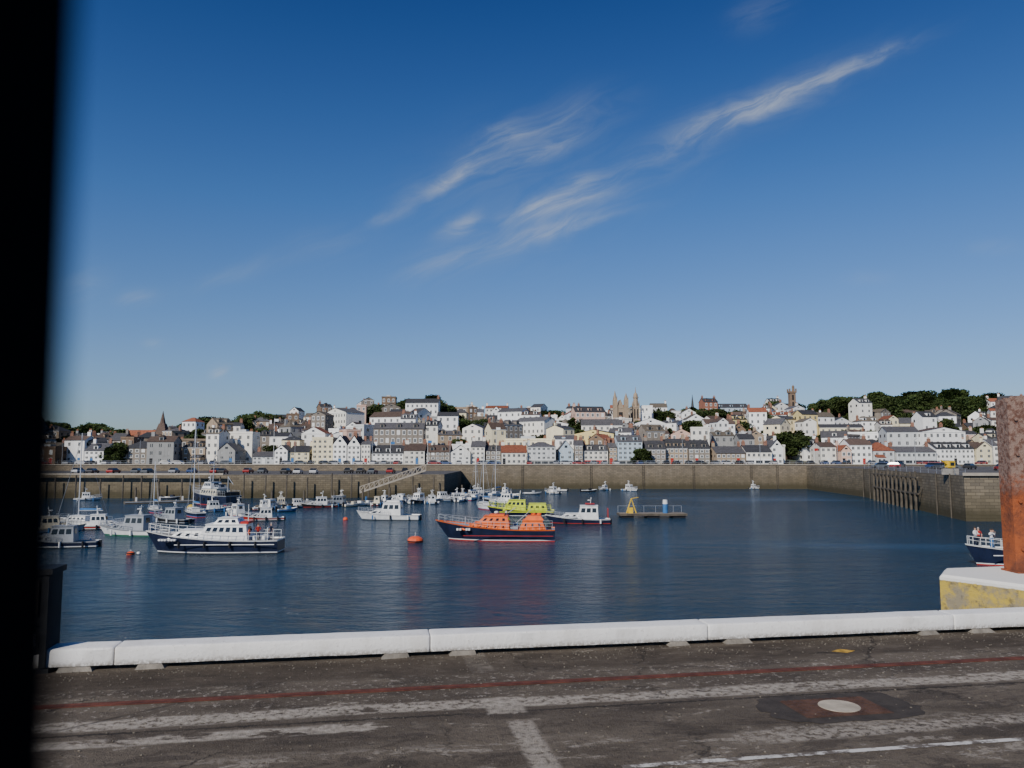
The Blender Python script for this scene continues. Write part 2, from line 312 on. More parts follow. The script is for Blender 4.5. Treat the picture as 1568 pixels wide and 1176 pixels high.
# ------------------------------------------------------------------ houses
def house(w_,d,h,rh,style,st,nw,wall,roof,loc,rz=0,dorm=0,chim=1,surround=False,name='terraced_house',below=2.5,shop=None):
    mb=MB(); x=w_/2; wl=WALLS[wall]
    mb.box(-x,x,0,d,-below,h,wl,roof)
    ov=.25
    if style=='side':
        mb.add([(-x-ov,-ov,h-.05),(x+ov,-ov,h-.05),(x+ov,d/2,h+rh),(-x-ov,d/2,h+rh),(x+ov,d+ov,h-.05),(-x-ov,d+ov,h-.05)],[(0,1,2,3),(3,2,4,5)],roof)
        mb.add([(x,0,h),(x,d,h),(x,d/2,h+rh-.12)],[(0,1,2)],wl); mb.add([(-x,d,h),(-x,0,h),(-x,d/2,h+rh-.12)],[(0,1,2)],wl)
        ridge=[(k,d/2,h+rh) for k in ((-x+.5,x-.5) if chim>1 else (random.choice((-x+.5,x-.5)),))]
    elif style=='gable':
        mb.add([(-x-ov,-ov,h-.05),(-x-ov,d+ov,h-.05),(0,d+ov,h+rh),(0,-ov,h+rh),(x+ov,-ov,h-.05),(x+ov,d+ov,h-.05)],[(1,0,3,2),(4,5,2,3)],roof)
        mb.add([(-x,0,h),(x,0,h),(0,0,h+rh-.1)],[(0,1,2)],wl); mb.add([(x,d,h),(-x,d,h),(0,d,h+rh-.1)],[(0,1,2)],wl)
        mb.wins((-x,0,h),(x,0,h),(x,0,h+rh),(-x,0,h+rh),1,1,.8/w_*1.2,.35,GLASS,.05,0,.7)
        ridge=[(0,random.choice((d*.2,d*.8)),h+rh)]
    elif style=='hip':
        i=min(d/2,x*.8)
        mb.add([(-x-ov,-ov,h-.03),(x+ov,-ov,h-.03),(x+ov,d+ov,h-.03),(-x-ov,d+ov,h-.03),(-x+i,d/2,h+rh),(x-i,d/2,h+rh)],[(0,1,5,4),(1,2,5),(2,3,4,5),(3,0,4)],roof)
        ridge=[(-x+.6,d/2,h+rh*.6),(x-.6,d/2,h+rh*.6)][:max(1,chim)]
    else:
        mb.box(-x-.1,x+.1,-.1,.25,h-.003,h+.7,wl); mb.box(-x-.1,-x+.2,.25,d,h-.003,h+.7,wl); mb.box(x-.2,x+.1,.25,d,h-.003,h+.7,wl); ridge=[(x*.6,d/2,h+.2)]
        if R()<.5: mb.box(-x*.4,x*.2,d*.4,d*.8,h+.01,h+1.6,WALLS['pale'])
    if chim:
        for (cx,cy,cz) in ridge:
            cw=U(.4,.65); mb.box(cx-cw,cx+cw,cy-.35,cy+.35,cz-1.2,cz+U(.9,1.4),CHIM if R()<.5 else wl); zt=cz+1.0
            for k in (-.3,0,.3): mb.tube((cx+k,cy,zt),(cx+k,cy,zt+.7),.12,.1,5,POT)
    fw=min(.45,.8*nw/w_)
    v0=0
    F0=((-x,0,0),(x,0,0),(x,0,h),(-x,0,h))
    if shop:
        mb.wins(*F0,1,1,.94,.8,WALLS[shop],.05,0,1/st); mb.wins(*F0,max(2,nw//2+1),1,.8,.6,GLASS,.08,0,.8/st); v0=1/st
        st-=1
    if surround: mb.wins(*F0,nw,st,fw*1.45,.60,FRAME,.03,v0)
    mb.wins(*F0,nw,st,fw,.44,GLASS,.055,v0,skip=.06)
    mb.wins(*F0,nw,st,fw*.12,.44,FRAME,.07,v0)
    ns=max(1,int(d/3.5))
    mb.wins((x,0,0),(x,d,0),(x,d,h),(x,0,h),ns,st,.26,.40,GLASS,.05,v0,skip=.35)
    mb.wins((-x,d,0),(-x,0,0),(-x,0,h),(-x,d,h),ns,st,.26,.40,GLASS,.05,v0,skip=.35)
    if not shop:
        dx=-x+w_*(random.randrange(nw)+.5)/nw; mb.box(dx-.5,dx+.5,-.08,.0,0,2.1,random.choice((BBLUE,BRED,BBLACK,FRAME)))
    if R()<.35 and style!='flat': mb.box(-x-.02,x+.02,-.12,0,h-.3,h-.05,FRAME)
    if R()<.22 and not shop and w_>7:
        s_=random.choice((-1,1)); a0=s_*x*.1; a1=s_*x*.95; a0,a1=min(a0,a1),max(a0,a1)
        mb.box(a0,a1,-2.6,0,-below,2.4,wl); mb.add([(a0-.1,-2.8,2.35),(a1+.1,-2.8,2.35),(a1+.1,0,3.4),(a0-.1,0,3.4)],[(0,1,2,3)],roof); mb.wins((a0,-2.6,0),(a1,-2.6,0),(a1,-2.6,2.4),(a0,-2.6,2.4),2,1,.5,.5,GLASS,.05)
    for k in range(dorm):
        cx=-x+w_*(k+.5)/dorm; dw=.75; y0=d*.10; z0=h+rh*.15; z1=h+rh*.15+1.3
        if style=='side' or style=='hip':
            mb.box(cx-dw,cx+dw,y0,d/2,z0,z1,wl); mb.add([(cx-dw-.1,y0-.15,z1),(cx+dw+.1,y0-.15,z1),(cx+dw+.1,d/2,z1),(cx-dw-.1,d/2,z1),(cx,y0-.15,z1+.7),(cx,d/2,z1+.7)],[(0,4,5,3),(1,2,5,4),(0,1,4)],roof)
            mb.wins((cx-dw,y0,z0),(cx+dw,y0,z0),(cx+dw,y0,z1),(cx-dw,y0,z1),1,1,.65,.7,GLASS,.04)
    return mb.obj(name,loc,rz)
FY=283
front=[
 (130,160,690,9,'side',3,4,'white',1,1,None),(186,232,686,8,'hip',3,5,'stone',0,0,None),(335,362,690,9,'gable',3,2,'grey',1,0,None),
 (385,420,699,5,'side',2,5,'pale',1,0,None),(420,440,690,6,'gable',3,3,'white',1,0,None),(441,472,692,7,'side',3,3,'cream',0,0,None),
 (475,507,672,3,'flat',5,4,'cream',1,0,None),(509,530,680,11,'gable',4,3,'white',0,0,None),(531,551,682,12,'gable',4,3,'white',0,0,None),
 (552,566,680,3,'side',4,3,'offwhite',1,0,None),(568,617,694,10,'side',3,7,'white',0,3,'grey'),(618,650,690,8,'side',3,4,'offwhite',2,0,None),(651,688,692,8,'side',3,5,'stone',2,2,'pale'),
 (690,720,692,8,'gable',3,3,'white',0,0,None),(721,742,684,7,'side',4,3,'offwhite',1,0,None),(743,767,690,6,'side',3,3,'stone',1,1,'blue'),
 (768,806,693,9,'side',2,5,'offwhite',3,0,None),(807,851,684,5,'hip',4,6,'pale',1,0,'grey'),(856,879,689,12,'gable',3,2,'blue',1,0,'blue'),(880,893,682,6,'side',4,2,'stone',1,0,None),
 (894,932,690,7,'side',3,5,'offwhite',1,2,'red'),(934,946,685,5,'side',4,2,'tan',1,0,None),(947,985,676,8,'side',5,5,'blue',1,2,'grey'),
 (990,1020,688,11,'side',3,4,'stone',0,2,None),(1021,1056,686,12,'side',3,5,'tan',0,3,None),(1057,1090,687,11,'side',3,4,'stone',0,2,None),
 (1095,1140,694,8,'side',2,6,'tan',1,0,None),(1141,1180,692,8,'side',2,5,'offwhite',0,0,'white'),(1182,1200,684,8,'gable',3,2,'white',1,0,None),
 (1262,1286,684,5,'side',3,3,'offwhite',2,0,None),(1288,1304,690,6,'gable',2,2,'pink',3,0,None),(1305,1338,681,7,'side',3,4,'white',2,0,None),(1340,1372,690,10,'hip',2,3,'pale',3,0,None),
 (1374,1436,692,6,'side',2,8,'pale',1,0,'pale'),(1438,1498,687,8,'side',3,9,'white',0,4,None),(1500,1524,686,7,'gable',3,2,'cream',2,0,None),(1526,1580,682,8,'side',3,6,'offwhite',1,2,None)]
res=[]
for (a_,b_,yt,rp,stl,st,nw,wl,ri,dm,shop) in front:
    P=A(a_,700,FY); Q=A(b_,700,FY); h=A(784,yt,FY).z-QZ
    res.append((P.x,Q.x)); yj=FY+U(-2,3)
    nm={'flat':'apartment_building'}.get(stl,'townhouse')
    house(Q.x-P.x-.1,11,h,rp*.24+.6,stl,st,nw,wl,ROOFS[ri],((P.x+Q.x)/2,yj,QZ),U(-.05,.05),dm,2,wl in('stone','tan','brown','pink'),nm,.5,shop)
treezones=[(618,692,414,20),(556,592,418,10),(1195,1245,305,12),(1050,1100,436,12),(960,1000,288,5),(1155,1195,400,12),(440,475,380,12),(1250,1515,456,42),(1515,1900,475,20),(278,425,452,42),(20,165,448,42),(1000,1030,440,10),(860,900,360,7),(1330,1400,380,10),(700,730,350,7),(1480,1520,340,8),(290,340,345,14),(195,240,340,12),(380,410,330,8),(1040,1080,350,6),(600,625,345,6),(500,540,370,8),(780,815,390,7),(1120,1150,370,8),(1420,1460,345,7)]
def intree(px,y):
    if 195<px<282 and 392<y<430: return True
    for a_,b_,yt,dd in treezones:
        if a_<px<b_ and abs(y-yt)<dd: return True
    return False
big=[(600,640,448,634,'white',6),(645,740,452,631,'white',14),(480,545,430,640,'white',9),(546,562,420,631,'pale',3),(870,905,440,635,'white',6),(1195,1248,440,636,'white',8),(1120,1150,445,638,'offwhite',5),(1522,1562,450,615,'white',6),(780,835,420,646,'white',7),(905,930,446,640,'cream',3),(1090,1115,436,642,'pale',3),(700,765,380,653,'offwhite',8),(1000,1050,400,656,'white',6),(1150,1200,380,656,'white',6),(560,620,380,655,'white',7),(1280,1330,390,652,'cream',6)]
bres=[]
for a_,b_,Y_,yt,wl,nw in big:
    P=A(a_,700,Y_); Q=A(b_,700,Y_); zb=min(H(P.x,Y_),H(Q.x,Y_)); h=max(5.5,A(784,yt,Y_).z-zb); bres.append((P.x-1,Q.x+1,Y_))
    house(Q.x-P.x,9,h,2.2,random.choice(('side','side','flat')),max(2,round(h/3)),nw,wl,ROOFS[random.choice((0,1,3))],((P.x+Q.x)/2,Y_,zb),U(-.06,.06),0,2,False,'terraced_house',4)
row=0; y=FY
while y<478:
    x=-.74*y+U(0,6)
    while x<.74*y:
        w_=U(4.6,9.5) if R()<.74 else U(11,20); px=784+(x+w_/2)/y*F
        skip=False
        if row==0:
            for a_,b_ in res:
                if x<b_ and x+w_>a_: skip=True; x=b_+.3; break
        else:
            for a_,b_,Y_ in bres:
                if x<b_ and x+w_>a_ and -13<y-Y_<12: skip=True; x=b_+.3; break
        if skip: continue
        if intree(px,y) or R()<(.12 if px>430 else .26): x+=U(4,9); continue
        st=random.choice((2,2,3,3,4) if row<2 else (1,2,2,2,3,3,3,4,4,5)) 
        d=U(7,10); h=st*U(2.6,3.0)+(1 if st==1 else 0); yj=y+U(-5,5); z=min(H(x,yj),H(x+w_,yj),H(x+w_/2,yj+d))
        if px<430: wl=random.choices(['white','offwhite','pale','stone','tan','brown','grey','pink'],[3,2,1,3,3,3.5,2,1])[0]
        else: wl=random.choices(['white','offwhite','cream','pale','stone','tan','brown','grey','pink','brick','yellow','blue'],[12,6,2.4,1.8,2.8,2.8,1.6,.8,1.0,.6,.4,.3])[0]
        stl=random.choices(['side','gable','hip','flat'],[5.5,2.8,1.0,1.6])[0]
        rz=U(-.18,.18) if R()<.5 else U(-.8,.8)
        house(w_,d,h,U(1.4,2.8),stl,st,max(2,int(w_/U(2.0,2.8))),wl,random.choices(ROOFS,[6,4,3,2.4,1.6])[0],(x+w_/2,yj,z),rz,random.choice((0,0,0,1,2)) if w_<12 else random.choice((0,3)),random.choice((0,1,1,2)),wl in('stone','tan','brown','pink','brick'),'terraced_house',3.5)
        x+=w_*abs(math.cos(rz))+ (U(0,.5) if R()<.6 else U(1,5))
    y+=U(13,18); row+=1
# ------------------------------------------------------------------ churches and towers
CHB=WALLS['brown']; CHT=WALLS['tan']
def tower(name,px,ytop,wpx,Y,kind,wl,extra=None,flip=False):
    p=A(px,ytop,Y); zb=H(p.x,Y); h=p.z-zb; w_=wpx/F*Y; mb=MB(); a=w_/2
    if kind=='victoria':
        mb.hexa([(-a*1.25,-a*1.25,-3),(a*1.25,-a*1.25,-3),(a*1.25,a*1.25,-3),(-a*1.25,a*1.25,-3)],[(-a,-a,h*.35),(a,-a,h*.35),(a,a,h*.35),(-a,a,h*.35)],wl)
        mb.box(-a,a,-a,a,h*.35,h*.8,wl); mb.box(-a*1.25,a*1.25,-a*1.25,a*1.25,h*.8,h*.84,wl)
        for i in (-1,1):
            for j in (-1,1): mb.box(i*a*1.05-.35,i*a*1.05+.35,j*a*1.05-.35,j*a*1.05+.35,h*.841,h*.9,wl)
        mb.tube((a*.5,0,h*.84),(a*.5,0,h*.95),a*.5,a*.45,8,wl); mb.tube((a*.5,0,h*.95),(a*.5,0,h),a*.5,.05,8,wl)
        for z in (.45,.62): mb.wins((-a,-a,h*z),(a,-a,h*z),(a,-a,h*(z+.14)),(-a,-a,h*(z+.14)),1,1,.3,.9,DARK,.05)
    elif kind=='spire':
        mb.box(-a,a,-a,a,-3,h*.45,wl); mb.box(-a*1.1,a*1.1,-a*1.1,a*1.1,h*.45,h*.48,wl); mb.tube((0,0,h*.48),(0,0,h),a*1.05,.06,8,ROOFS[0] if extra is None else extra)
        mb.wins((-a,-a,h*.2),(a,-a,h*.2),(a,-a,h*.45),(-a,-a,h*.45),2,1,.4,.8,DARK,.05)
        mb.box(a,a+14,-a,a*1.2,-3,h*.22,wl); mb.add([(a,-a-.3,h*.22),(a+14,-a-.3,h*.22),(a+14,a*.1,h*.42),(a,a*.1,h*.42),(a+14,a*1.2+.3,h*.22),(a,a*1.2+.3,h*.22)],[(0,1,2,3),(3,2,4,5)],ROOFS[3] if extra else ROOFS[0])
        mb.add([(a+14,-a,h*.22),(a+14,a*1.2,h*.22),(a+14,a*.1,h*.415)],[(0,1,2)],wl)
        mb.wins((a,-a,0),(a+14,-a,0),(a+14,-a,h*.22),(a,-a,h*.22),5,1,.35,.6,DARK,.05)
    elif kind=='broach':
        mb.box(-a,a,-a,a,-3,h*.40,wl); mb.hexa([(-a*1.08,-a*1.08,h*.40),(a*1.08,-a*1.08,h*.40),(a*1.08,a*1.08,h*.40),(-a*1.08,a*1.08,h*.40)],[(-a*.5,-a*.5,h*.68),(a*.5,-a*.5,h*.68),(a*.5,a*.5,h*.68),(-a*.5,a*.5,h*.68)],extra)
        mb.tube((0,0,h*.66),(0,0,h),a*.58,.06,8,extra); mb.wins((-a,-a,h*.12),(a,-a,h*.12),(a,-a,h*.4),(-a,-a,h*.4),2,1,.35,.8,DARK,.05)
        for x0,x1,rt in ((-a-15,-a,.52),(a,a+8,.44)):
            mb.box(x0,x1,-a*.9,a*1.1,-3,h*.24,wl); mb.add([(x0-.3,-a*.9-.4,h*.235),(x1,-a*.9-.4,h*.235),(x1,a*.1,h*rt),(x0-.3,a*.1,h*rt),(x1,a*1.1+.4,h*.235),(x0-.3,a*1.1+.4,h*.235)],[(0,1,2,3),(3,2,4,5)],ROOFS[3])
            mb.wins((x0,-a*.9,0),(x1,-a*.9,0),(x1,-a*.9,h*.24),(x0,-a*.9,h*.24),4,1,.3,.6,DARK,.05)
        mb.add([(-a-15,a*1.1,h*.24),(-a-15,-a*.9,h*.24),(-a-15,a*.1,h*.51)],[(0,1,2)],wl)
    elif kind=='gothic':
        for i in (-1,1):
            mb.box(i*a-1.15,i*a+1.15,-1.15,1.15,-3,h*.78,wl); mb.tube((i*a,0,h*.78),(i*a,0,h*(1 if i<0 else .95)),1.25,.05,8,wl)
            for q in (-1,1): mb.tube((i*a+q*.95,-.95,h*.78),(i*a+q*.95,-.95,h*.88),.25,.04,4,wl)
        mb.box(-a+1.15,a-1.15,-.5,9,-3,h*.60,wl); mb.add([(-a+1.15,-.6,h*.60),(a-1.15,-.6,h*.60),(0,-.6,h*.80),(-a+1.15,9,h*.60),(a-1.15,9,h*.60),(0,9,h*.80)],[(0,1,2),(0,2,5,3),(1,4,5,2)],wl)
        mb.wins((-a,-.5,h*.2),(a,-.5,h*.2),(a,-.5,h*.55),(-a,-.5,h*.55),1,1,.35,.8,DARK,.06)
    elif kind=='belfry':
        mb.box(-a,a,-a,a,-3,h*.55,wl); mb.box(-a*1.15,a*1.15,-a*1.15,a*1.15,h*.55,h*.58,wl); mb.tube((0,0,h*.58),(0,0,h*.76),a*.85,a*.8,8,wl); mb.tube((0,0,h*.76),(0,0,h*.78),a,a,8,wl)
        mb.ell((0,0,h*.79),(a*.8,a*.8,h*.09),wl,8,6); mb.tube((0,0,h*.86),(0,0,h),.35,.04,6,wl)
        for i in (-1,1):
            for j in (-1,1): mb.tube((i*a,j*a,h*.58),(i*a,j*a,h*.7),.4,.05,5,wl)
        mb.wins((-a,-a,h*.3),(a,-a,h*.3),(a,-a,h*.55),(-a,-a,h*.55),2,1,.45,.8,DARK,.05)
    mb.obj(name,(p.x,Y,zb),math.pi if flip else 0)
tower('victoria_tower',1212,589,9,450,'victoria',CHB)
tower('church_with_spire',250,629,17,405,'broach',WALLS['brown'],ROOFS[2])
tower('twin_towered_church',950,598,17,420,'gothic',CHT)
tower('church_belfry',973,592,9,424,'belfry',CHT)
tower('church_with_spire',1060,604,6,450,'spire',CHT)
tower('church_with_spire',421,636,6,400,'spire',WALLS['stone'])
# ------------------------------------------------------------------ trees
m,t,b=newmat('foliage'); v=t.coord()
oi=t.n.new('ShaderNodeObjectInfo').outputs['Random']
c=t.mix(t.ramp(t.noise(v,.6,3),.35,.65),(.014,.030,.008),(.050,.074,.018))
c=t.mix(t.m('MULTIPLY',oi,.4),c,(.04,.042,.014)); t.link(c,b.inputs['Base Color']); b.inputs['Roughness'].default_value=.8; b.inputs['Specular IOR Level'].default_value=.15
LEAF=m; BARK=mat('bark',(.07,.05,.035),.95,.3,2)
def treemesh(seed,hh,rad,nleaf,conif=False):
    rnd=random.Random(seed); mb=MB()
    mb.tube((0,0,-1),(0,0,hh*.55),.35,.18,6,BARK)
    cl=[]
    for i in range(18):
        an=rnd.uniform(0,6.28); el=rnd.uniform(-.25,1); r=rad*rnd.uniform(.35,.85)*(1-.5*max(0,el))
        c=Vector((math.cos(an)*r,math.sin(an)*r,hh*(.38+.5*el))); cl.append((c,rad*rnd.uniform(.22,.45)))
        mb.tube((0,0,hh*rnd.uniform(.2,.5)),c,.12,.04,4,BARK)
    for i in range(nleaf):
        c,r=rnd.choice(cl); d=Vector((rnd.gauss(0,1),rnd.gauss(0,1),rnd.gauss(0,1))).normalized()*r*rnd.uniform(.55,1.08); p=c+Vector((d.x,d.y,d.z*.8))
        a=Vector((rnd.gauss(0,1),rnd.gauss(0,1),rnd.gauss(0,.7))).normalized(); bq=a.orthogonal().normalized(); sz=rnd.uniform(.18,.38)
        mb.add([p-a*sz-bq*sz*.6,p+a*sz-bq*sz*.6,p+a*sz*.8+bq*sz*.7,p-a*sz+bq*sz*.6],[(0,1,2,3)],LEAF)
    return mb.mesh('tree')
TM=[treemesh(i,U(8,11),U(3.5,5),2800) for i in range(5)]
def tree(px,Y,s=1.0,name='broadleaf_tree'):
    if 200<px<278 and Y>300 and Y<412: return
    x=A(px,650,Y).x; place(random.choice(TM),name,(x,Y,H(x,Y)-.4),U(0,6.28),(s*U(.9,1.3),s*U(.9,1.3),s*U(.85,1.1)))
for i in range(170): tree(U(1248,1512),U(418,490),U(1.1,1.6))
for i in range(10): tree(random.choice((1345,1405,1420,1270,1455))+U(-16,16),U(430,455),U(1.6,1.95))
for i in range(50): tree(U(1512,1880),U(462,492),U(1.2,1.7))
for i in range(100): tree(U(282,425),U(412,488),U(1.15,1.7))
for i in range(75): tree(U(20,165),U(408,482),U(1.1,1.6))
for i in range(30): tree(U(165,300),U(432,482),U(.9,1.3))
for i in range(24): tree(U(624,688),U(398,430),U(1.1,1.6))
for i in range(9): tree(U(560,590),U(410,424),1.2)
for i in range(13): tree(U(1198,1243),U(296,314),U(.9,1.25))
for i in range(12): tree(U(1052,1100),U(426,448),U(1.1,1.4))
for i in range(10): tree(U(1158,1192),U(390,410),U(1.0,1.3))
for i in range(3): tree(U(975,995),U(281,284),.6)
for i in range(8): tree(U(442,472),U(370,390),.9)
for (a_,b_,yt,dd) in treezones[11:]:
    for i in range(10): tree(U(a_,b_),U(yt-dd,yt+dd),U(.8,1.3))
for i in range(260): tree(U(20,1650),U(294,470),U(.45,.95))
for i in range(90): tree(U(40,450),U(300,470),U(.6,1.15))
for i in range(45): tree(U(760,1250),U(448,480),U(.85,1.3))
for i in range(10): tree(U(140,190),U(281,296),U(.5,.8))
# ------------------------------------------------------------------ cars and lamps
TYRE=mat('tyre',(.02,.02,.02),.9)
def carmesh(col):
    mb=MB(); B_=mat('car_paint',col,.3,.03,1,spec=.5)
    pts=[(-2.1,.35),(2.1,.35),(2.15,.7),(1.3,.92),(-2.0,.95),(-2.15,.7)]
    vs=[(x,y,z) for y in (-.85,.85) for x,z in pts]; n=6
    mb.add(vs,[(0,1,2,3,4,5),(11,10,9,8,7,6)]+[(i,(i+1)%n+0,(i+1)%n+n,i+n) for i in range(n)],B_)
    mb.hexa([(-1.8,-.8,.93),(1.2,-.8,.92),(1.2,.8,.92),(-1.8,.8,.93)],[(-1.4,-.62,1.45),(.5,-.62,1.45),(.5,.62,1.45),(-1.4,.62,1.45)],BGLASS,B_)
    for x in (-1.35,1.35):
        for y in (-.87,.67): mb.tube((x,y,.32),(x,y+.2,.32),.32,.32,10,TYRE)
    return mb.mesh('car')
CARS=[carmesh(c) for c in ((.5,.5,.5),(.02,.02,.025),(.25,.26,.28),(.25,.02,.02),(.03,.06,.16),(.08,.09,.10),(.03,.03,.03))]
for i in range(95):
    x=-185+i*3.9+U(-.5,.5)
    if R()<.75: place(random.choice(CARS),'parked_car',(x,U(258,259),QZ+.03),math.pi/2+U(-.1,.1) if R()<.7 else 0)
for i in range(34):
    x=-150+i*3.8
    if R()<.7: place(random.choice(CARS),'parked_car',(x,U(206,216),5.72),U(-.1,.1)+math.pi/2)
for i in range(12): place(random.choice(CARS),'parked_car',(U(96,120),U(140,250),7.12),U(0,3))
mb=MB(); mb.tube((0,0,0),(0,0,8),.09,.06,6,BGREY); mb.tube((0,0,8),(0,-1.2,8.4),.05,.04,5,BGREY); mb.box(-.12,.12,-1.7,-1.1,8.33,8.45,BGREY); mb.tube((0,0,0),(0,0,.8),.16,.14,6,BGREY)
LM=mb.mesh('street_lamp')
for i in range(15): place(LM,'street_lamp',(-170+i*25,260,QZ))
for px,yt in ((598,690),(655,688),(1247,700),(760,668),(420,655)):
    p=A(px,yt,257); mb=MB(); mb.tube((0,0,0),(0,0,p.z-QZ+3),.09,.04,6,FRAME); mb.box(0,1.3,-.01,.01,p.z-QZ+2,p.z-QZ+2.8,random.choice((BRED,BBLUE,FRAME))); mb.obj('flagpole',(p.x,257,QZ))
# ------------------------------------------------------------------ boats
def hull(mb,L,B,fs,fb,top,bot,stripe,deck,gun,draft=.7,n=18,rake=.10,tr=.82,dz=.12):
    secs=[]
    for i in range(n+1):
        t_=i/n
        b_=B/2*(tr+(1-tr)*math.sin(t_/.45*math.pi/2)) if t_<.45 else B/2*(1-((t_-.45)/.55)**2.4)
        b_=max(b_,.02); s_=fs+(fb-fs)*t_**2.2-.06*math.sin(t_*math.pi)
        wl=.9-.45*t_**3
        zs=[-draft,-.12,.10,.20,s_-.26,s_-.14,s_]
        row=[]
        for k,z in enumerate(zs):
            zn=max(-.4,z/s_); ww=0.0 if k==0 else b_*(wl+(1-wl)*max(0,zn)**1.2); 
            if k==6: ww+=.03
            row.append((-L/2+L*t_-rake*L*(1-zn)*t_**5,ww,z))
        secs.append(row)
    K=7; mts=[bot,bot,stripe,top,top,gun]
    for sgn in (1,-1):
        for k in range(K-1):
            vs=[];
            for r in secs: vs+= [(r[k][0],sgn*r[k][1],r[k][2]),(r[k+1][0],sgn*r[k+1][1],r[k+1][2])]
            fs=[(2*i,2*i+1,2*i+3,2*i+2) if sgn>0 else (2*i+2,2*i+3,2*i+1,2*i) for i in range(n)]
            mb.add(vs,fs,mts[k])
    r=secs[0]
    for k in range(K-1):
        mb.add([(r[k][0],-r[k][1],r[k][2]),(r[k][0],r[k][1],r[k][2]),(r[k+1][0],r[k+1][1],r[k+1][2]),(r[k+1][0],-r[k+1][1],r[k+1][2])],[(0,1,2,3)],mts[k])
    vs=[]
    for r in secs: vs+=[(r[6][0],-r[6][1]*.98,r[6][2]-dz),(r[6][0],r[6][1]*.98,r[6][2]-dz)]
    mb.add(vs,[(2*i,2*i+2,2*i+3,2*i+1) for i in range(n)],deck)
    def sheer(t_,side=1,inset=.1):
        i=min(n-1,int(t_*n)); f=t_*n-i; a=Vector(secs[i][6]);c=Vector(secs[i+1][6]); p=a.lerp(c,f); p.y=max(.02,p.y-inset)*side; return p
    return sheer
def rails(mb,sheer,t0,t1,n,h=.8,mt=STEEL,r=.028):
    for sd_ in (1,-1):
        pp=None
        for i in range(n+1):
            p=sheer(t0+(t1-t0)*i/n,sd_); q=p+Vector((0,0,h)); mb.tube(p-Vector((0,0,.1)),q,r,r,4,mt)
            if pp is not None: mb.tube(pp,q,r,r,4,mt); mb.tube(pp-Vector((0,0,h*.45)),q-Vector((0,0,h*.45)),r*.7,r*.7,4,mt)
            pp=q
def cabin(mb,x0,x1,w_,z0,z1,rf,rb,tw,wall,roof,ns,nf,v0=.42,v1=.86,fw=.82,ovh=.08,th=.07,win=None,nb=1):
    win=win or BGLASS; a=w_/2; c=a-tw
    b=[(x0,-a,z0),(x1,-a,z0),(x1,a,z0),(x0,a,z0)]; t_=[(x0+rb,-c,z1),(x1-rf,-c,z1),(x1-rf,c,z1),(x0+rb,c,z1)]
    mb.hexa(b,t_,wall)
    mb.box(x0+rb-ovh,x1-rf+ovh,-c-ovh,c+ovh,z1+.002,z1+th,roof)
    if ns:
        mb.wins(b[0],b[1],t_[1],t_[0],ns,1,fw,1,win,.02,v0,v1,.05,.95); mb.wins(b[2],b[3],t_[3],t_[2],ns,1,fw,1,win,.02,v0,v1,.05,.95)
    if nf: mb.wins(b[1],b[2],t_[2],t_[1],nf,1,fw,1,win,.02,v0,v1,.06,.94)
    if nb: mb.wins(b[3],b[0],t_[0],t_[3],nb,1,.5,1,win,.02,v0,v1,.06,.94)
def radar(mb,x,z0,z1,s=1):
    mb.tube((x,0,z0),(x-.2*s,0,z1),.08*s,.05*s,6,BW); mb.tube((x,-.5*s,z0),(x-.1,0,z0+(z1-z0)*.7),.04,.03,4,BW); mb.tube((x,.5*s,z0),(x-.1,0,z0+(z1-z0)*.7),.04,.03,4,BW)
    mb.ell((x+.25*s,0,z0+(z1-z0)*.6),(.35*s,.35*s,.14*s),BW,10,5); mb.box(x-.25*s,x-.15*s,-.6*s,.6*s,z0+(z1-z0)*.8,z0+(z1-z0)*.8+.08,BW)
    mb.tube((x,.6*s,z0),(x,.6*s,z1+1.4),.018,.012,4,BBLACK); mb.tube((x-.3,-.6*s,z0),(x-.3,-.6*s,z1+1.0),.018,.012,4,BBLACK)
def fenders(mb,L,B,z,n=4,mt=None):
    for i in range(n):
        x=-L*.35+L*.55*i/max(1,n-1)
        for sd_ in (-1,1): mb.tube((x,sd_*(B/2+.08),z-.35),(x,sd_*(B/2+.08),z+.3),.13,.13,6,mt or random.choice((BBLACK,BW,BBLUE)))
def atw(px,py): p=W(px,py,0); return (p.x,p.y,0)
PI=math.pi
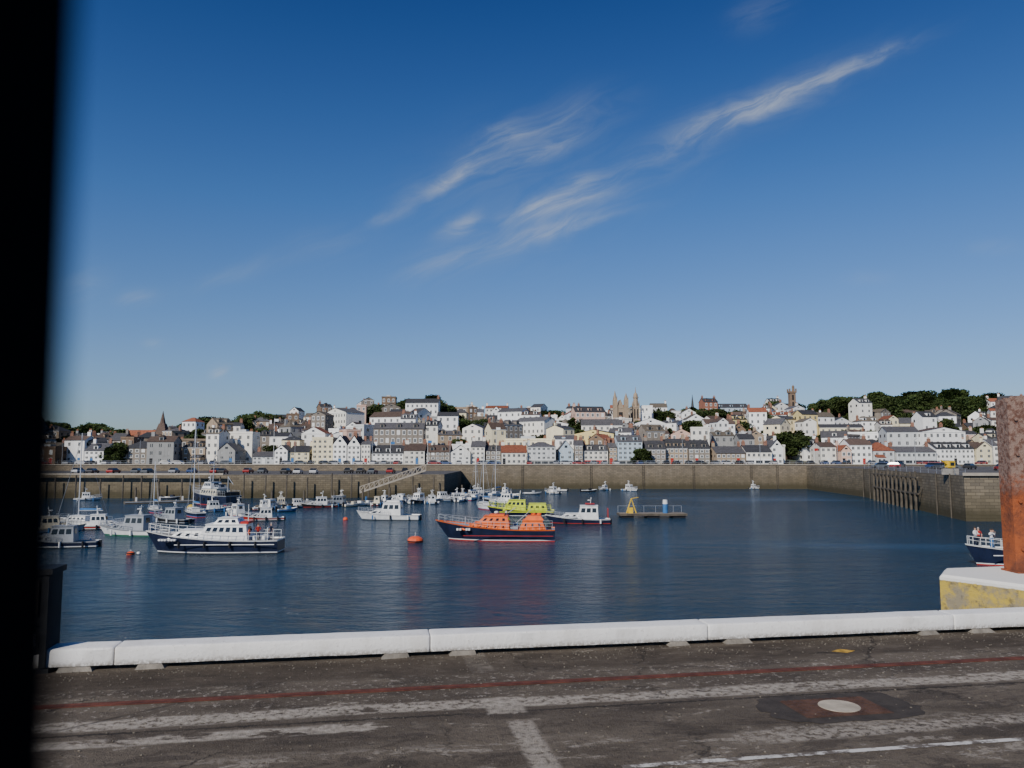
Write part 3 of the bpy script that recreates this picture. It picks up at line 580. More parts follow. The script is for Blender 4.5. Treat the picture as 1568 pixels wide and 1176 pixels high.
def lifeboat():
    mb=MB(); L=14.6; B=4.9
    sh=hull(mb,L,B,1.4,2.4,BNAVY,BRED,BW,BGREY,BORANGE,draft=1.0,rake=.12)
    for s_ in (-1,1):
        y0,y1=(s_*2.52,s_*2.46); y0,y1=min(y0,y1),max(y0,y1)
        mb.box(-7.1,3.6,y0,y1,.66,.73,BRED)
    cabin(mb,-1.9,4.3,3.6,1.3,2.05,1.9,.1,.3,BORANGE,BORANGE,5,0,.35,.65,.22)
    cabin(mb,-1.8,2.1,3.1,2.12,2.85,.9,.2,.3,BORANGE,BORANGE,4,3,.35,.75,.42)
    mb.box(-1.2,.6,-1.0,1.0,2.93,3.10,BORANGE)
    cabin(mb,-6.3,-2.9,3.3,1.2,2.35,.6,.5,.3,BORANGE,BORANGE,3,2,.50,.76,.28)
    mb.hexa([(-6.0,-1.1,2.43),(-3.6,-1.1,2.43),(-3.6,1.1,2.43),(-6.0,1.1,2.43)],[(-5.6,-.9,2.95),(-4.0,-.9,2.95),(-4.0,.9,2.95),(-5.6,.9,2.95)],BORANGE)
    mb.box(-2.9,-1.95,-1.4,1.4,1.2,1.65,BGREY); mb.box(-2.75,-2.1,-1.55,-1.42,1.4,2.0,BBLUE)
    mb.tube((-1.4,0,3.1),(-2.6,0,3.9),.06,.05,6,BGREY); mb.tube((-2.6,0,2.0),(-4.4,0,3.6),.05,.04,5,BGREY); mb.box(-1.5,-1.3,-.6,.6,3.3,3.42,BW); mb.ell((-.2,0,3.3),(.28,.28,.17),BW)
    mb.tube((.2,.9,2.9),(-.3,.9,4.6),.02,.015,4,BBLACK); mb.tube((.2,-.9,2.9),(-.3,-.9,4.3),.02,.015,4,BBLACK); mb.tube((3.6,0,1.8),(3.6,0,2.7),.08,.08,6,BGREY)
    for x in (-5.4,-4.7): mb.ell((x,-.6,3.05),(.32,.25,.18),BORANGE,8,5)
    for x in (-6.7,5.2): mb.box(x-.2,x+.2,-.3,.3,1.3,1.85,BBLACK)
    for x in (.3,1.6,2.9): mb.tube((x,-1.75,2.05),(x,-1.75,2.35),.03,.03,4,BGREY); mb.tube((x,1.75,2.05),(x,1.75,2.35),.03,.03,4,BGREY)
    rails(mb,sh,.02,.97,18,.75,BGREY)
    for i,x in enumerate((4.3,3.95,3.5,3.2,2.9)): 
        if i!=2: mb.box(x-.11,x+.11,1.9,2.36,1.30,1.53,BW); mb.box(x-.11,x+.11,-2.38,-1.9,1.30,1.53,BW)
    return mb
p=W(757,829); lifeboat().obj('lifeboat',(p.x,p.y+2,0),PI-.05)
def launch():
    mb=MB(); L=14.2; B=4.2
    sh=hull(mb,L,B,1.4,2.3,BNAVY,BBLACK,BW,BDECK,BW,draft=.9)
    for s_ in (-1,1):
        y0,y1=sorted((s_*2.10,s_*2.15)); mb.box(-6.9,3.3,y0,y1,.95,1.02,BW)
    cabin(mb,.8,4.4,2.7,1.5,2.35,1.2,0,.3,BW,BW,3,2,.35,.7,.4,nb=0)
    cabin(mb,-4.0,1.3,3.2,1.25,2.95,.9,.3,.3,BW,BW,6,3,.55,.84,.66)
    cabin(mb,-3.0,-.3,2.5,3.02,3.6,.5,.3,.2,BW,BW,3,2,.25,.75,.6)
    for x in (-4.6,-5.3): mb.box(x-.25,x+.25,-.9,.9,1.25,1.75,BW)
    mb.box(-3.9,-3.1,-1.1,1.1,3.02,3.25,BRED); mb.ell((-4.2,1.65,2.2),(.12,.32,.32),ORB); mb.ell((-4.2,-1.65,2.2),(.12,.32,.32),ORB)
    radar(mb,-1.8,3.65,5.0); mb.tube((-3.6,0,3.0),(-3.6,0,5.0),.05,.03,5,BW)
    mb.tube((-5.9,-1,1.2),(-5.9,-1,2.6),.05,.05,5,BW);mb.tube((-5.9,1,1.2),(-5.9,1,2.6),.05,.05,5,BW);mb.tube((-5.9,-1,2.6),(-5.9,1,2.6),.05,.05,5,BW)
    rails(mb,sh,.03,.97,16,.8,BW); fenders(mb,L,B,1.0,4,BBLACK)
    for i,x in enumerate((4.9,4.6,4.3,3.9,3.6,3.3)): mb.box(x-.1,x+.1,1.45+.05*i,2.03+.02*i,1.38,1.55,BW)
    return mb
p=W(318,848); PL=(p.x,p.y+1.5,0); launch().obj('pilot_launch',PL,PI+.04)
def cruiser(L,hullc=BW,sup=BW,strp=BBLUE,fly=False,deck=BDECK,mastt=True,dark=None,cx=0.0,tall=1.0):
    mb=MB(); B=L*.31; f=.095*L
    sh=hull(mb,L,B,f*.85,f*1.5,hullc,dark or BBLACK,strp,deck,sup if sup is not hullc else BW,draft=.5)
    z=f*.75; o=cx*L
    if cx==0: cabin(mb,L*.02,L*.33,B*.62,z+.15,z+f*.95,L*.16,0,.15,sup,sup,2,0,.3,.7,.6,nb=0)
    zt=z+(L*.15+.45)*tall
    cabin(mb,-L*.22+o,L*.10+o,B*.72,z,zt,L*.05,.1,.15,sup,sup,3,3,.52,.84,.74)
    if fly:
        zz=zt+.1; mb.box(-L*.2,L*.0,-B*.3,B*.3,zz,zz+.3,sup); mb.hexa([(-.02*L,-B*.28,zz+.3),(.0,-B*.28,zz+.3),(.0,B*.28,zz+.3),(-.02*L,B*.28,zz+.3)],[(-.05*L,-B*.24,zz+.8),(-.03*L,-B*.24,zz+.8),(-.03*L,B*.24,zz+.8),(-.05*L,B*.24,zz+.8)],BGLASS)
        for s_ in(-1,1): mb.tube((-L*.18,s_*B*.28,zz),(-L*.22,s_*B*.26,zz+1.2),.05,.05,5,sup)
        mb.tube((-L*.22,-B*.26,zz+1.2),(-L*.22,B*.26,zz+1.2),.05,.05,5,sup)
    if mastt: radar(mb,-L*.1+o,zt+.05,zt+1.3,.7)
    mb.box(-L*.5-.25,-L*.5-.02,-.25,.25,-.1,f*.9,BBLACK)
    rails(mb,sh,.45,.97,8,.6); fenders(mb,L,B,f*.55,3)
    return mb
def yacht(L,hullc=BW,mh=None,furl=BBLUE):
    mb=MB(); B=L*.28; f=.1*L; mh=mh or L*1.25
    sh=hull(mb,L,B,f*.9,f*1.25,hullc,BRED,BBLUE,BDECK,BW,draft=.6,rake=.16,tr=.6)
    cabin(mb,-L*.12,L*.25,B*.55,f*.8,f*1.5,L*.08,.1,.1,BW,BW,4,0,.35,.7,.5,nb=0)
    m0=(L*.08,0,f); mt=(L*.08,0,f+mh); mb.tube(m0,mt,.08,.06,6,ALU); mb.tube((L*.07,0,f+1.3),(-L*.36,0,f+1.35),.06,.05,5,ALU); mb.tube((L*.05,0,f+1.45),(-L*.34,0,f+1.5),.16,.12,6,furl)
    for q in ((L*.47,0,f*1.2),(-L*.48,0,f)): mb.tube(mt,q,.014,.014,3,STEEL)
    for s_ in(-1,1):
        mb.tube((L*.08,0,f+mh*.6),(L*.06,s_*B*.3,f+mh*.62),.02,.02,4,ALU); mb.tube(mt,(L*.05,s_*B*.45,f),.012,.012,3,STEEL)
    mb.tube((L*.46,0,f*1.3),(L*.1,0,f+mh*.9),.045,.03,5,BGREY)
    rails(mb,sh,.05,.97,8,.55,r=.02)
    return mb
def skiff(L,c=BW,ins=BGREY):
    mb=MB(); B=L*.36; hull(mb,L,B,.5,.75,c,BBLACK,c,ins,BW,draft=.25,dz=.3)
    for x in (-L*.2,L*.1): mb.box(x-.12,x+.12,-B*.4,B*.4,.38,.43,WOOD)
    mb.box(-L*.5-.28,-L*.5,-.15,.15,.1,.95,BBLACK); mb.box(L*.0,L*.14,-B*.25,B*.25,.43,1.0,c); return mb
def put(mbf,name,px,py,rz): q=atw(px,py); return mbf.obj(name,q,rz)
put(cruiser(10.4,BW,BW,BGREY,fly=True),'motor_cruiser',594,796,PI-.1)
hb=cruiser(9.8,BNAVY,BW,BRED,cx=-.10,tall=1.05); cabin(hb,-.2,2.6,1.7,.95,1.55,.9,0,.15,BW,BW,2,0,.3,.7,.4,nb=0); hb.box(-2.6,-1.2,-.8,.8,2.95,3.08,BRED); hb.tube((-4.6,-1.2,.9),(-4.6,-1.2,2.3),.05,.05,5,BRED); hb.tube((-4.6,1.2,.9),(-4.6,1.2,2.3),.05,.05,5,BRED); hb.tube((-4.6,-1.2,2.3),(-4.6,1.2,2.3),.05,.05,5,BRED)
put(hb,'harbour_boat',884,802,PI-.06)
def yel():
    mb=MB(); sh=hull(mb,11.5,4,1.0,1.7,BNAVY,BBLACK,BW,BDECK,BYEL,draft=.7)
    mb.box(-5.6,3.5,-2.06,-2.0,.72,.86,BYEL); mb.box(-5.6,3.5,2.0,2.06,.72,.86,BYEL)
    cabin(mb,-1.0,3.0,3.2,1.0,2.7,1.0,.2,.25,BYEL,BYEL,4,3,.55,.82,.62); cabin(mb,-4.6,-1.2,3.0,1.0,2.1,.3,.3,.2,BYEL,BYEL,3,0,.4,.75,.5)
    radar(mb,.2,2.8,4.3); rails(mb,sh,.05,.97,14,.8,BYEL); return mb
put(yel(),'yellow_workboat',797,790,PI-.04)
put(yacht(8.5,BW,10),'sailing_yacht',742,779,PI*.62)
put(cruiser(7.5,BW,BW,BBLUE),'motor_cruiser',772,771,PI*.9)
put(yacht(8,BW,9.5),'sailing_yacht',727,765,PI*.4)
put(cruiser(6.5,BNAVY,BW,BW),'motor_cruiser',640,768,PI*.8)
put(yacht(10.0,BW,12.5),'sailing_yacht',126,806,PI-.3)
put(yacht(7.0,BNAVY,8.5),'sailing_yacht',236,784,PI*.7)
put(cruiser(7.0,BRED,BW,BW),'fishing_boat',157,810,.25)
put(cruiser(9.6,BW,BGREY,BGREEN,dark=BGREEN),'fishing_boat',203,820,PI-.15)
put(cruiser(8.5,BNAVY,BGREY,BW),'fishing_boat',88,838,PI+.2)
put(cruiser(7.5,BGREY,BCREAM,BBLUE),'fishing_boat',84,815,.4)
put(cruiser(8,BBLACK,BGREY,BGREY),'fishing_boat',262,800,PI*.85)
put(cruiser(7,BW,BW,BRED),'motor_cruiser',362,790,PI*.75)
put(cruiser(6.5,BRED,BW,BW),'motor_cruiser',402,797,PI*1.1)
put(yacht(9.0,BNAVY,15),'sailing_yacht',297,790,PI*.7)
put(cruiser(6.5,BBLUE,BW,BW),'fishing_boat',330,783,PI*.2)
def workship():
    mb=MB(); sh=hull(mb,15,4.6,2.0,3.0,BNAVY,BRED,BNAVY,BDECK,BGREY,draft=1.3)
    cabin(mb,-4,2.5,3.6,1.9,3.3,.8,.3,.2,BCREAM,BGREY,6,4,.4,.8,.5); cabin(mb,-1.5,1.7,3.0,3.4,4.7,.6,.4,.3,BW,BGREY,4,4,.40,.85,.8); cabin(mb,-3.6,-1.8,2.2,3.4,4.2,.3,.3,.2,BGREY,BBLACK,2,0)
    mb.tube((0,0,4.8),(-.5,0,11.5),.12,.06,6,BGREY); mb.box(-.6,-.4,-1.2,1.2,8.0,8.1,BGREY); mb.tube((-.3,-1.2,8.05),(-1,0,10.5),.03,.03,4,BBLACK); mb.tube((-.3,1.2,8.05),(-1,0,10.5),.03,.03,4,BBLACK)
    radar(mb,1.0,4.8,6.2,.9); mb.tube((-5.4,0,2),(-5.4,0,6.0),.12,.09,6,BGREY); mb.tube((-5.4,0,5.8),(-7.2,0,4.3),.08,.07,5,BGREY)
    mb.box(-6.8,-4.6,-1.9,1.9,1.9,2.7,BBLACK)
    rails(mb,sh,.03,.97,20,1.0,BGREY,.03); fenders(mb,15,4.6,1.2,6,TYRE); return mb
put(workship(),'harbour_workboat',325,772,PI*.80)
def pontoon(px0,py0,px1,py1,wd=2.2,name='floating_pontoon',piles=8):
    a=W(px0,py0);c=W(px1,py1); d=c-a; Lp=d.length; mb=MB(); mb.box(0,Lp,-wd/2,wd/2,-.3,.5,PILE,WOOD)
    mb.box(0,Lp,-wd/2-.08,-wd/2,.3,.46,BGREY)
    for i in range(piles): x=Lp*(i+.5)/piles; mb.tube((x,wd/2+.25,-3),(x,wd/2+.25,3.2+U(-.3,.3)),.22,.22,8,PILE); mb.box(x-.15,x+.15,-.15,.15,.5,1.4,BBLUE if R()<.4 else BW)
    mb.obj(name,(a.x,a.y,0),math.atan2(d.y,d.x))
pontoon(395,778,730,762); pontoon(190,772,330,768,2.0,piles=4)
cols=[BW,BW,BW,BNAVY,BBLUE,BGREY,BW,BCREAM,BBLACK]
for i in range(26):
    px=406+i*13+U(-4,4); py=779-i*.6+U(-1.5,3.0); k=R(); rz=math.atan2(1,.5)+U(-.9,.9)+(PI if R()<.5 else 0)
    if k<.55: put(cruiser(U(4.8,7.4),random.choice(cols),random.choice((BW,BW,BGREY,BCREAM)),random.choice((BBLUE,BRED,BGREY)),mastt=R()<.5),'motor_cruiser',px,py,rz)
    elif k<.66: put(yacht(U(6,7.5),BW,U(6,8)),'sailing_yacht',px,py,rz)
    else: put(skiff(U(4,5.2),random.choice(cols)),'dinghy',px,py,rz)
for px,py,k,L_ in ((845,756,'c',6.5),(858,752,'s',4.5),(902,753,'s',5),(925,751,'c',5),(965,752,'c',6.5),(1085,748,'s',4.5),(1155,749,'c',4.6),(1255,747,'s',5.5),(735,757,'c',6),(760,760,'y',8),(788,762,'s',5),(700,758,'s',4.5),(775,756,'c',5.5),(752,768,'c',6),
                   (180,757,'s',5),(262,764,'s',5),(135,766,'c',6),(705,768,'s',4.5),(660,771,'c',6),(815,757,'s',5),(1262,750,'s',4.5),(440,783,'s',4.2)):
    rz=U(0,6.28)
    if k=='c': put(cruiser(L_,random.choice(cols),BW,BBLUE),'motor_cruiser',px,py,rz)
    elif k=='y': put(yacht(L_,BW,L_*1.25),'sailing_yacht',px,py,rz)
    else: put(skiff(L_,random.choice(cols)),'dinghy',px,py,rz)
q=W(998,792); mb=MB(); mb.box(-5.6,5.6,-1.8,1.8,.35,.70,PILE,WOOD)
for x in (-4.3,0,4.3): mb.box(x-1.0,x+1.0,-1.6,1.6,-.3,.35,BBLACK)
mb.tube((-4.2,0,.7),(-3.4,0,3.1),.10,.08,6,BYEL2); mb.tube((-2.6,0,.7),(-3.4,0,3.1),.10,.08,6,BYEL2); mb.tube((-3.4,0,3.1),(-2.2,0,3.3),.07,.06,5,BYEL2)
mb.box(-4.0,-3.2,-.5,.5,.7,1.6,BYEL2); mb.tube((2.3,0,.7),(2.3,0,2.2),.42,.42,12,BBLUE); mb.tube((2.3,0,2.2),(2.3,0,2.9),.42,.38,12,BW)
for x in (-5.4,-1,1,4.0,5.4): mb.tube((x,1.6,.7),(x,1.6,1.8),.04,.04,4,STEEL)
mb.tube((-5.4,1.6,1.8),(5.4,1.6,1.8),.03,.03,4,STEEL); mb.obj('work_raft',(q.x,q.y,0),.03)
def buoy(px,py,r,mt,ring=False,name='mooring_buoy'):
    q=W(px,py); mb=MB(); mb.ell((0,0,r*.2),(r,r,r*.55 if ring else r*.9),mt,14,8)
    if ring:
        mb.tube((0,0,r*.6),(0,0,r*.9),r*.12,r*.1,6,STEEL)
        for i in range(12):
            a=i*PI/6; c_=(i+1)*PI/6; mb.tube((0,r*.2*math.cos(a),r*1.0+r*.2*math.sin(a)),(0,r*.2*math.cos(c_),r*1.0+r*.2*math.sin(c_)),.03,.03,4,STEEL)
        mb.tube((0,0,.1),(0,0,.2),r*1.04,r*1.04,14,BBLACK)
    mb.obj(name,(q.x,q.y,0))
buoy(636,830,.95,ORB,True); buoy(200,849,.42,ORB,True); buoy(529,796,.4,ORB); buoy(292,779,.75,BYEL2); buoy(440,778,.6,BYEL2); buoy(212,848,.2,BW); buoy(420,795,.35,ORB)
a=A(551,753,190); c=A(652,719,192); d=c-a; mb=MB(); Lg=math.hypot(d.x,d.y); dz_=c.z-a.z
def gp(s_,y,z): return (Lg*s_,y,dz_*s_+z)
mb.hexa([gp(0,-1.3,-.35),gp(1,-1.3,-.35),gp(1,1.3,-.35),gp(0,1.3,-.35)],[gp(0,-1.3,0),gp(1,-1.3,0),gp(1,1.3,0),gp(0,1.3,0)],CAP)
for y in (-1.3,1.3):
    mb.tube(gp(0,y,1.2),gp(1,y,1.2),.09,.09,4,CAP)
    for i in range(15):
        mb.tube(gp(i/14,y,0),gp(i/14,y,1.2),.06,.06,4,CAP)
        if i<14: mb.tube(gp(i/14,y,0),gp((i+1)/14,y,1.2),.05,.05,4,CAP)
mb.obj('gangway',(a.x,a.y,a.z),math.atan2(d.y,d.x))
# ------------------------------------------------------------------ passenger boat with people
bx=W(1530,868); BYv=bx.y+1.5; BXv=A(1478,840,BYv).x+5.2
mb=MB(); sh=hull(mb,10.4,3.4,1.35,1.95,BNAVY,BRED,BW,BDECK,BW,draft=.6); mb.box(-5,3.6,-1.76,-1.70,1.0,1.08,BW); mb.box(-5,3.6,1.70,1.76,1.0,1.08,BW)
cabin(mb,-3.5,-1.0,2.2,1.3,3.2,.3,.2,.15,BW,BW,2,2); rails(mb,sh,.05,.97,12,.75,BW); radar(mb,-2.4,3.3,4.4,.6); mb.obj('passenger_boat',(BXv,BYv,0),PI)
SKIN=mat('skin',(.50,.30,.21),.6,.05,3)
def person(loc,rz,shirt,trous,hair,pose=0,name='person'):
    V=[];E=[];Rr=[]
    def add(p,r,par=None):
        V.append(p);Rr.append(r)
        if par is not None: E.append((par,len(V)-1))
        return len(V)-1
    pe=add((0,0,.95),.14); wa=add((0,0,1.10),.125,pe); ch=add((0,0,1.33),.155,wa); nk=add((0,0,1.50),.06,ch); hd=add((0,-.01,1.60),.085,nk); add((0,0,1.70),.085,hd)
    for s_ in (-1,1):
        hip=add((s_*.10,0,.88),.095,pe); kn=add((s_*.12,-.03,.50),.065,hip); an=add((s_*.12,.02,.09),.042,kn); add((s_*.13,-.15,.035),.038,an)
        sh_=add((s_*.19,0,1.42),.06,ch)
        if pose==0: el=add((s_*.26,.02,1.15),.045,sh_); wr=add((s_*.26,-.10,.92),.03,el); d=Vector((0,-.25,-1)).normalized()
        elif pose==1: el=add((s_*.27,-.05,1.17),.045,sh_); wr=add((s_*.17,-.28,1.16),.03,el); d=Vector((-s_*.4,-.9,0)).normalized()
        else: el=add((s_*.30,-.1,1.25),.045,sh_); wr=add((s_*.18,-.28,1.48),.03,el); d=Vector((-s_*.4,-.3,.85)).normalized()
        q=Vector(V[wr]); hn=add(tuple(q+d*.06),.032,wr); q=q+d*.07
        for k in range(4): 
            f1=add(tuple(q+d*.045+Vector(((k-1.5)*.02,0,0))),.009,hn); add(tuple(q+d*(.085+(.012 if k in(1,2) else 0))+Vector(((k-1.5)*.022,-.01,-.01))),.008,f1)
        add(tuple(q+d*.02+Vector((-s_*.045,-.01,0))),.010,hn)
    me=bpy.data.meshes.new(name); me.from_pydata(V,E,[]); o=bpy.data.objects.new(name,me); sc.collection.objects.link(o)
    sk=o.modifiers.new('s','SKIN'); 
    for i,r in enumerate(Rr): me.skin_vertices[0].data[i].radius=(r,r*.8 if i in(0,1,2) else r)
    me.skin_vertices[0].data[0].use_root=True
    o.modifiers.new('ss','SUBSURF').levels=1
    dg=bpy.context.evaluated_depsgraph_get(); nm=bpy.data.meshes.new_from_object(o.evaluated_get(dg)); bpy.data.objects.remove(o)
    b=MB()
    b.v=[tuple(v.co) for v in nm.vertices]; mats=[SKIN,shirt,trous,BBLACK,hair]; b.mats=mats[:]
    for p_ in nm.polygons:
        c=p_.center; ax=abs(c.x); k=0
        if c.z<.07: k=3
        elif c.z<.98 and ax<.23: k=2
        elif c.z<1.50 and (ax<.24 or c.z>1.18): k=1
        b.f.append(tuple(p_.vertices)); b.m.append(k)
    b.ell((0,.02,1.72),(.088,.10,.085),hair,10,6); b.ell((0,-.105,1.645),(.014,.022,.022),SKIN,6,4)
    for s_ in(-1,1): b.ell((s_*.088,0,1.65),(.014,.025,.035),SKIN,6,4); b.ell((s_*.033,-.088,1.672),(.012,.01,.009),BBLACK,6,4)
    b.ell((0,-.09,1.60),(.028,.01,.007),BRED,6,4)
    return b.obj(name,loc,rz)
HB=mat('hair_brown',(.06,.035,.02),.8); HG=mat('hair_grey',(.35,.33,.31),.8)
ps=[(4.2,0.0,BW,BNAVY,HB,1,.3),(3.5,-.7,BRED,BBLACK,HG,0,-.4),(3.0,.5,BW,BBLUE,HB,2,.2),(2.2,-.6,BNAVY,BGREY,HB,1,1.2),(1.5,.3,BORANGE,BNAVY,HG,0,2.6),(.7,-.7,BW,BGREY,HG,0,.6)]
def deckz(lx,L,fs,fb):
    t_=(lx+L/2)/L; return fs+(fb-fs)*t_**2.2-.06*math.sin(t_*PI)-.12
for (lx,ly,s1,t1,hr,po,rr) in ps:
    person((BXv-lx,BYv-ly,deckz(lx,10.4,1.35,1.95)),rr,s1,t1,hr,po)
person((PL[0]+5.0,PL[1]-.9,deckz(-5.0,14.2,1.4,2.3)),.4,BRED,BNAVY,HB,1)
person((PL[0]+6.0,PL[1]+.3,deckz(-6.0,14.2,1.4,2.3)),-.6,BNAVY,BNAVY,HG,0)
# ------------------------------------------------------------------ near quay
PHI=math.atan(.179); OX,OY=0.0,10.59
cph,sph=math.cos(PHI),math.sin(PHI)
def toq(p): dx=p.x-OX; dy=p.y-OY; return (dx*cph+dy*sph,-dx*sph+dy*cph)
m,t,b=newmat('quay_surface'); v=t.coord(); s=t.sep(v); u,vv=s[0],s[1]
vs_=t.mapv(v,(.35,1.3,1))
nA=t.noise(vs_,.8,6,.65); nB=t.noise(t.mapv(v,(.6,1.2,1)),2.6,6,.7); nC=t.noise(v,13,6,.72); nD=t.noise(v,70,3,.7); nE=t.noise(v,.45,3,.5); nF=t.noise(t.mapv(v,(.5,1.4,1)),1.7,7,.75,.4)
vd=t.m('ADD',vv,t.m('MULTIPLY_ADD',nB,.36,-.18)); ud=t.m('ADD',u,t.m('MULTIPLY_ADD',nC,.10,-.05)); vd2=t.m('ADD',vv,t.m('MULTIPLY_ADD',nC,.16,-.08)); vd3=t.m('ADD',vv,t.m('MULTIPLY_ADD',nA,.40,-.20))
c=t.mix(t.ramp(nA,.35,.65),(.072,.056,.040),(.138,.112,.083))
c=t.mix(t.m('MULTIPLY',t.ramp(nB,.45,.7),.55),c,(.175,.145,.108))
c=t.mix(t.m('MULTIPLY',t.ramp(nC,.50,.66),.6),c,(.045,.034,.024))
c=t.mix(t.m('MULTIPLY',t.ramp(nF,.53,.58),.6),c,(.038,.029,.022))
c=t.mix(t.m('MULTIPLY',t.ramp(nD,.45,.75),.5),c,(.24,.205,.165))
def band(x,c0,hw,soft=.03):
    return t.m('SUBTRACT',1,t.ramp(t.m('ABSOLUTE',t.m('SUBTRACT',x,c0)),hw-soft,hw+soft))
def AND(a_,b_): return t.m('MULTIPLY',a_,b_)
LC=t.mix(t.ramp(nC,.3,.7),(.22,.19,.15),(.46,.41,.34))
m1=AND(AND(band(vd3,-2.08,.15,.04),t.ramp(nC,.40,.48)),t.ramp(nB,.37,.44))
m2=AND(AND(band(vd3,-2.60,.12,.04),t.ramp(nB,.44,.51)),t.m('SUBTRACT',1,t.ramp(u,-1.8,-1.2)))
m3=AND(AND(AND(band(ud,-.40,.12,.03),t.m('SUBTRACT',1,t.ramp(vd2,-2.7,-2.6))),t.ramp(nC,.36,.48)),.8)
m3b=AND(AND(AND(band(ud,-.50,.14,.03),t.ramp(vd2,-.9,-.8)),t.ramp(nC,.30,.50)),.35)
m4=AND(AND(band(ud,-.47,.19,.03),band(vd2,-2.15,.26,.03)),AND(t.ramp(nC,.27,.42),.85))
m5=AND(AND(t.m('SUBTRACT',1,t.ramp(nF,.42,.47)),t.m('SUBTRACT',1,t.ramp(vv,-3.4,-3.0))),AND(t.ramp(nC,.42,.50),.65))
m6=AND(AND(band(vv,-1.42,.55,.2),t.ramp(nC,.56,.61)),.6)
m7=AND(AND(t.ramp(nB,.59,.64),t.ramp(nC,.48,.54)),.6)
m8=AND(AND(AND(band(vd3,-3.45,.13,.05),t.ramp(nF,.44,.50)),t.ramp(nC,.42,.50)),AND(t.ramp(u,1.2,1.8),.8))
for mm in (m5,m6,m7,m8,m2,m1,m3,m3b,m4): c=t.mix(mm,c,LC)
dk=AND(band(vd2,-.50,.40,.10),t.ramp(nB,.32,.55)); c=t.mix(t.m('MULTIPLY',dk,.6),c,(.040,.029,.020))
vo=t.n.new('ShaderNodeTexVoronoi'); vo.feature='DISTANCE_TO_EDGE'; t.link(t.comb(t.m('ADD',u,t.m('MULTIPLY',nB,1.2)),t.m('ADD',vv,t.m('MULTIPLY',nB,.9)),0),vo.inputs['Vector']); vo.inputs['Scale'].default_value=.33
cr=AND(t.m('SUBTRACT',1,t.ramp(vo.outputs['Distance'],.001,.006)),t.ramp(nA,.42,.6)); c=t.mix(t.m('MULTIPLY',cr,.6),c,(.02,.016,.013))
sm=AND(band(vd2,-2.36,.022,.012),t.ramp(nE,.35,.5)); c=t.mix(t.m('MULTIPLY',sm,.8),c,(.018,.015,.012))
t.link(c,b.inputs['Base Color']); b.inputs['Roughness'].default_value=.9; b.inputs['Specular IOR Level'].default_value=.2
hh=t.m('ADD',t.m('MULTIPLY',nC,.6),t.m('MULTIPLY_ADD',nD,.35,t.m('MULTIPLY',cr,-.6))); t.link(t.bump(hh,1.0,.05),b.inputs['Normal'])
QM=m
RUST=mat('rusty_rail',(.11,.035,.022),.85,.45,5,bump=.5)
STONEQ=stonemat('quay_granite',(.25,.22,.17),(.18,.16,.12),(.08,.07,.06))
def qobj(mb,name): return mb.obj(name,(OX,OY,QZ),PHI)
mb=MB()
mb.box(-120,120,-90,.40,-11,-.02,STONEQ)
mb.add([(-120,-90,0),(120,-90,0),(120,.40,0),(-120,.40,0)],[(0,1,2,3)],QM); mb.add([(-120,.40,0),(120,.40,0),(120,.40,-.02),(-120,.40,-.02)],[(0,3,2,1)],QM)
qobj(mb,'quay_ground')
mb=MB()
for v0,v1,z in ((-1.475,-1.405,.010),(-1.385,-1.345,.006)): mb.box(-60,60,v0,v1,.001,z,RUST)
qobj(mb,'embedded_rail')
m,t,b=newmat('coping_white_paint'); v=t.coord(); nn=t.noise(v,5,6,.7); n2=t.noise(t.mapv(v,(1,1,.3)),2,5,.65); n3=t.noise(v,22,5,.75)
c=t.mix(t.m('MULTIPLY',t.ramp(n2,.45,.75),.5),(.80,.79,.76),(.52,.49,.43)); c=t.mix(t.ramp(nn,.66,.71),c,(.25,.22,.18)); c=t.mix(t.m('MULTIPLY',t.ramp(n3,.58,.66),.5),c,(.36,.32,.27))
zz=t.sep(v)[2]; c=t.mix(t.m('MULTIPLY',t.m('MULTIPLY',t.m('SUBTRACT',1,t.ramp(zz,.06,.13)),t.ramp(n3,.38,.55)),.7),c,(.22,.19,.15))
t.link(c,b.inputs['Base Color']); b.inputs['Roughness'].default_value=.65; t.link(t.bump(t.m('ADD',nn,n3),.5,.02),b.inputs['Normal']); CW=m
PADM=mat('coping_pad',(.20,.18,.15),.9,.35,4,bump=.8)
def copseg(u0,u1):
    mb=MB(); prof_=[(0,.055),(-.003,.07),(0.0,.235),(.008,.250),(.022,.257),(.05,.259),(.33,.262),(.345,.25),(.35,.055)]
    e=.006; k=len(prof_); rnd=random.Random(int(u0*10)); Ls=u1-u0-2*e
    ss=[0,.008,.02]+[Ls*i/40 for i in range(1,40)]+[Ls-.02,Ls-.008,Ls]; n=len(ss)-1
    vs=[]
    for i,sx in enumerate(ss):
        x=u0+e+sx; ins={0:.009,1:.003,n:.009,n-1:.003}.get(i,0)
        for (y,z) in prof_: vs.append((x,y+(ins if y<.17 else -ins)+mnoise.noise(Vector((x*2.3,y*5,z*5)))*.004,z-(ins if z>.2 else 0)+mnoise.noise(Vector((x*2.7,y*4,z*6+9)))*.004))
    mb.add(vs,[(i*k+j,i*k+(j+1)%k,(i+1)*k+(j+1)%k,(i+1)*k+j) for i in range(n) for j in range(k)]+[tuple(range(k-1,-1,-1)),tuple(n*k+j for j in range(k))],CW)
    for uu in (u0+.42,u1-.42):
        w_=rnd.uniform(.15,.2); q_=[rnd.uniform(-.02,.02) for _ in range(6)]
        mb.hexa([(uu-w_+q_[0],-.06+q_[1],.001),(uu+w_+q_[2],-.05+q_[3],.001),(uu+w_,.34,.001),(uu-w_,.34,.001)],[(uu-w_*.85+q_[4],.0,.05),(uu+w_*.8+q_[5],.0,.05),(uu+w_*.8,.34,.05),(uu-w_*.85,.34,.05)],PADM)
    o=qobj(mb,'white_quay_coping')
    for p_ in o.data.polygons: p_.use_smooth=True
    o.data.set_sharp_from_angle(angle=math.radians(28))
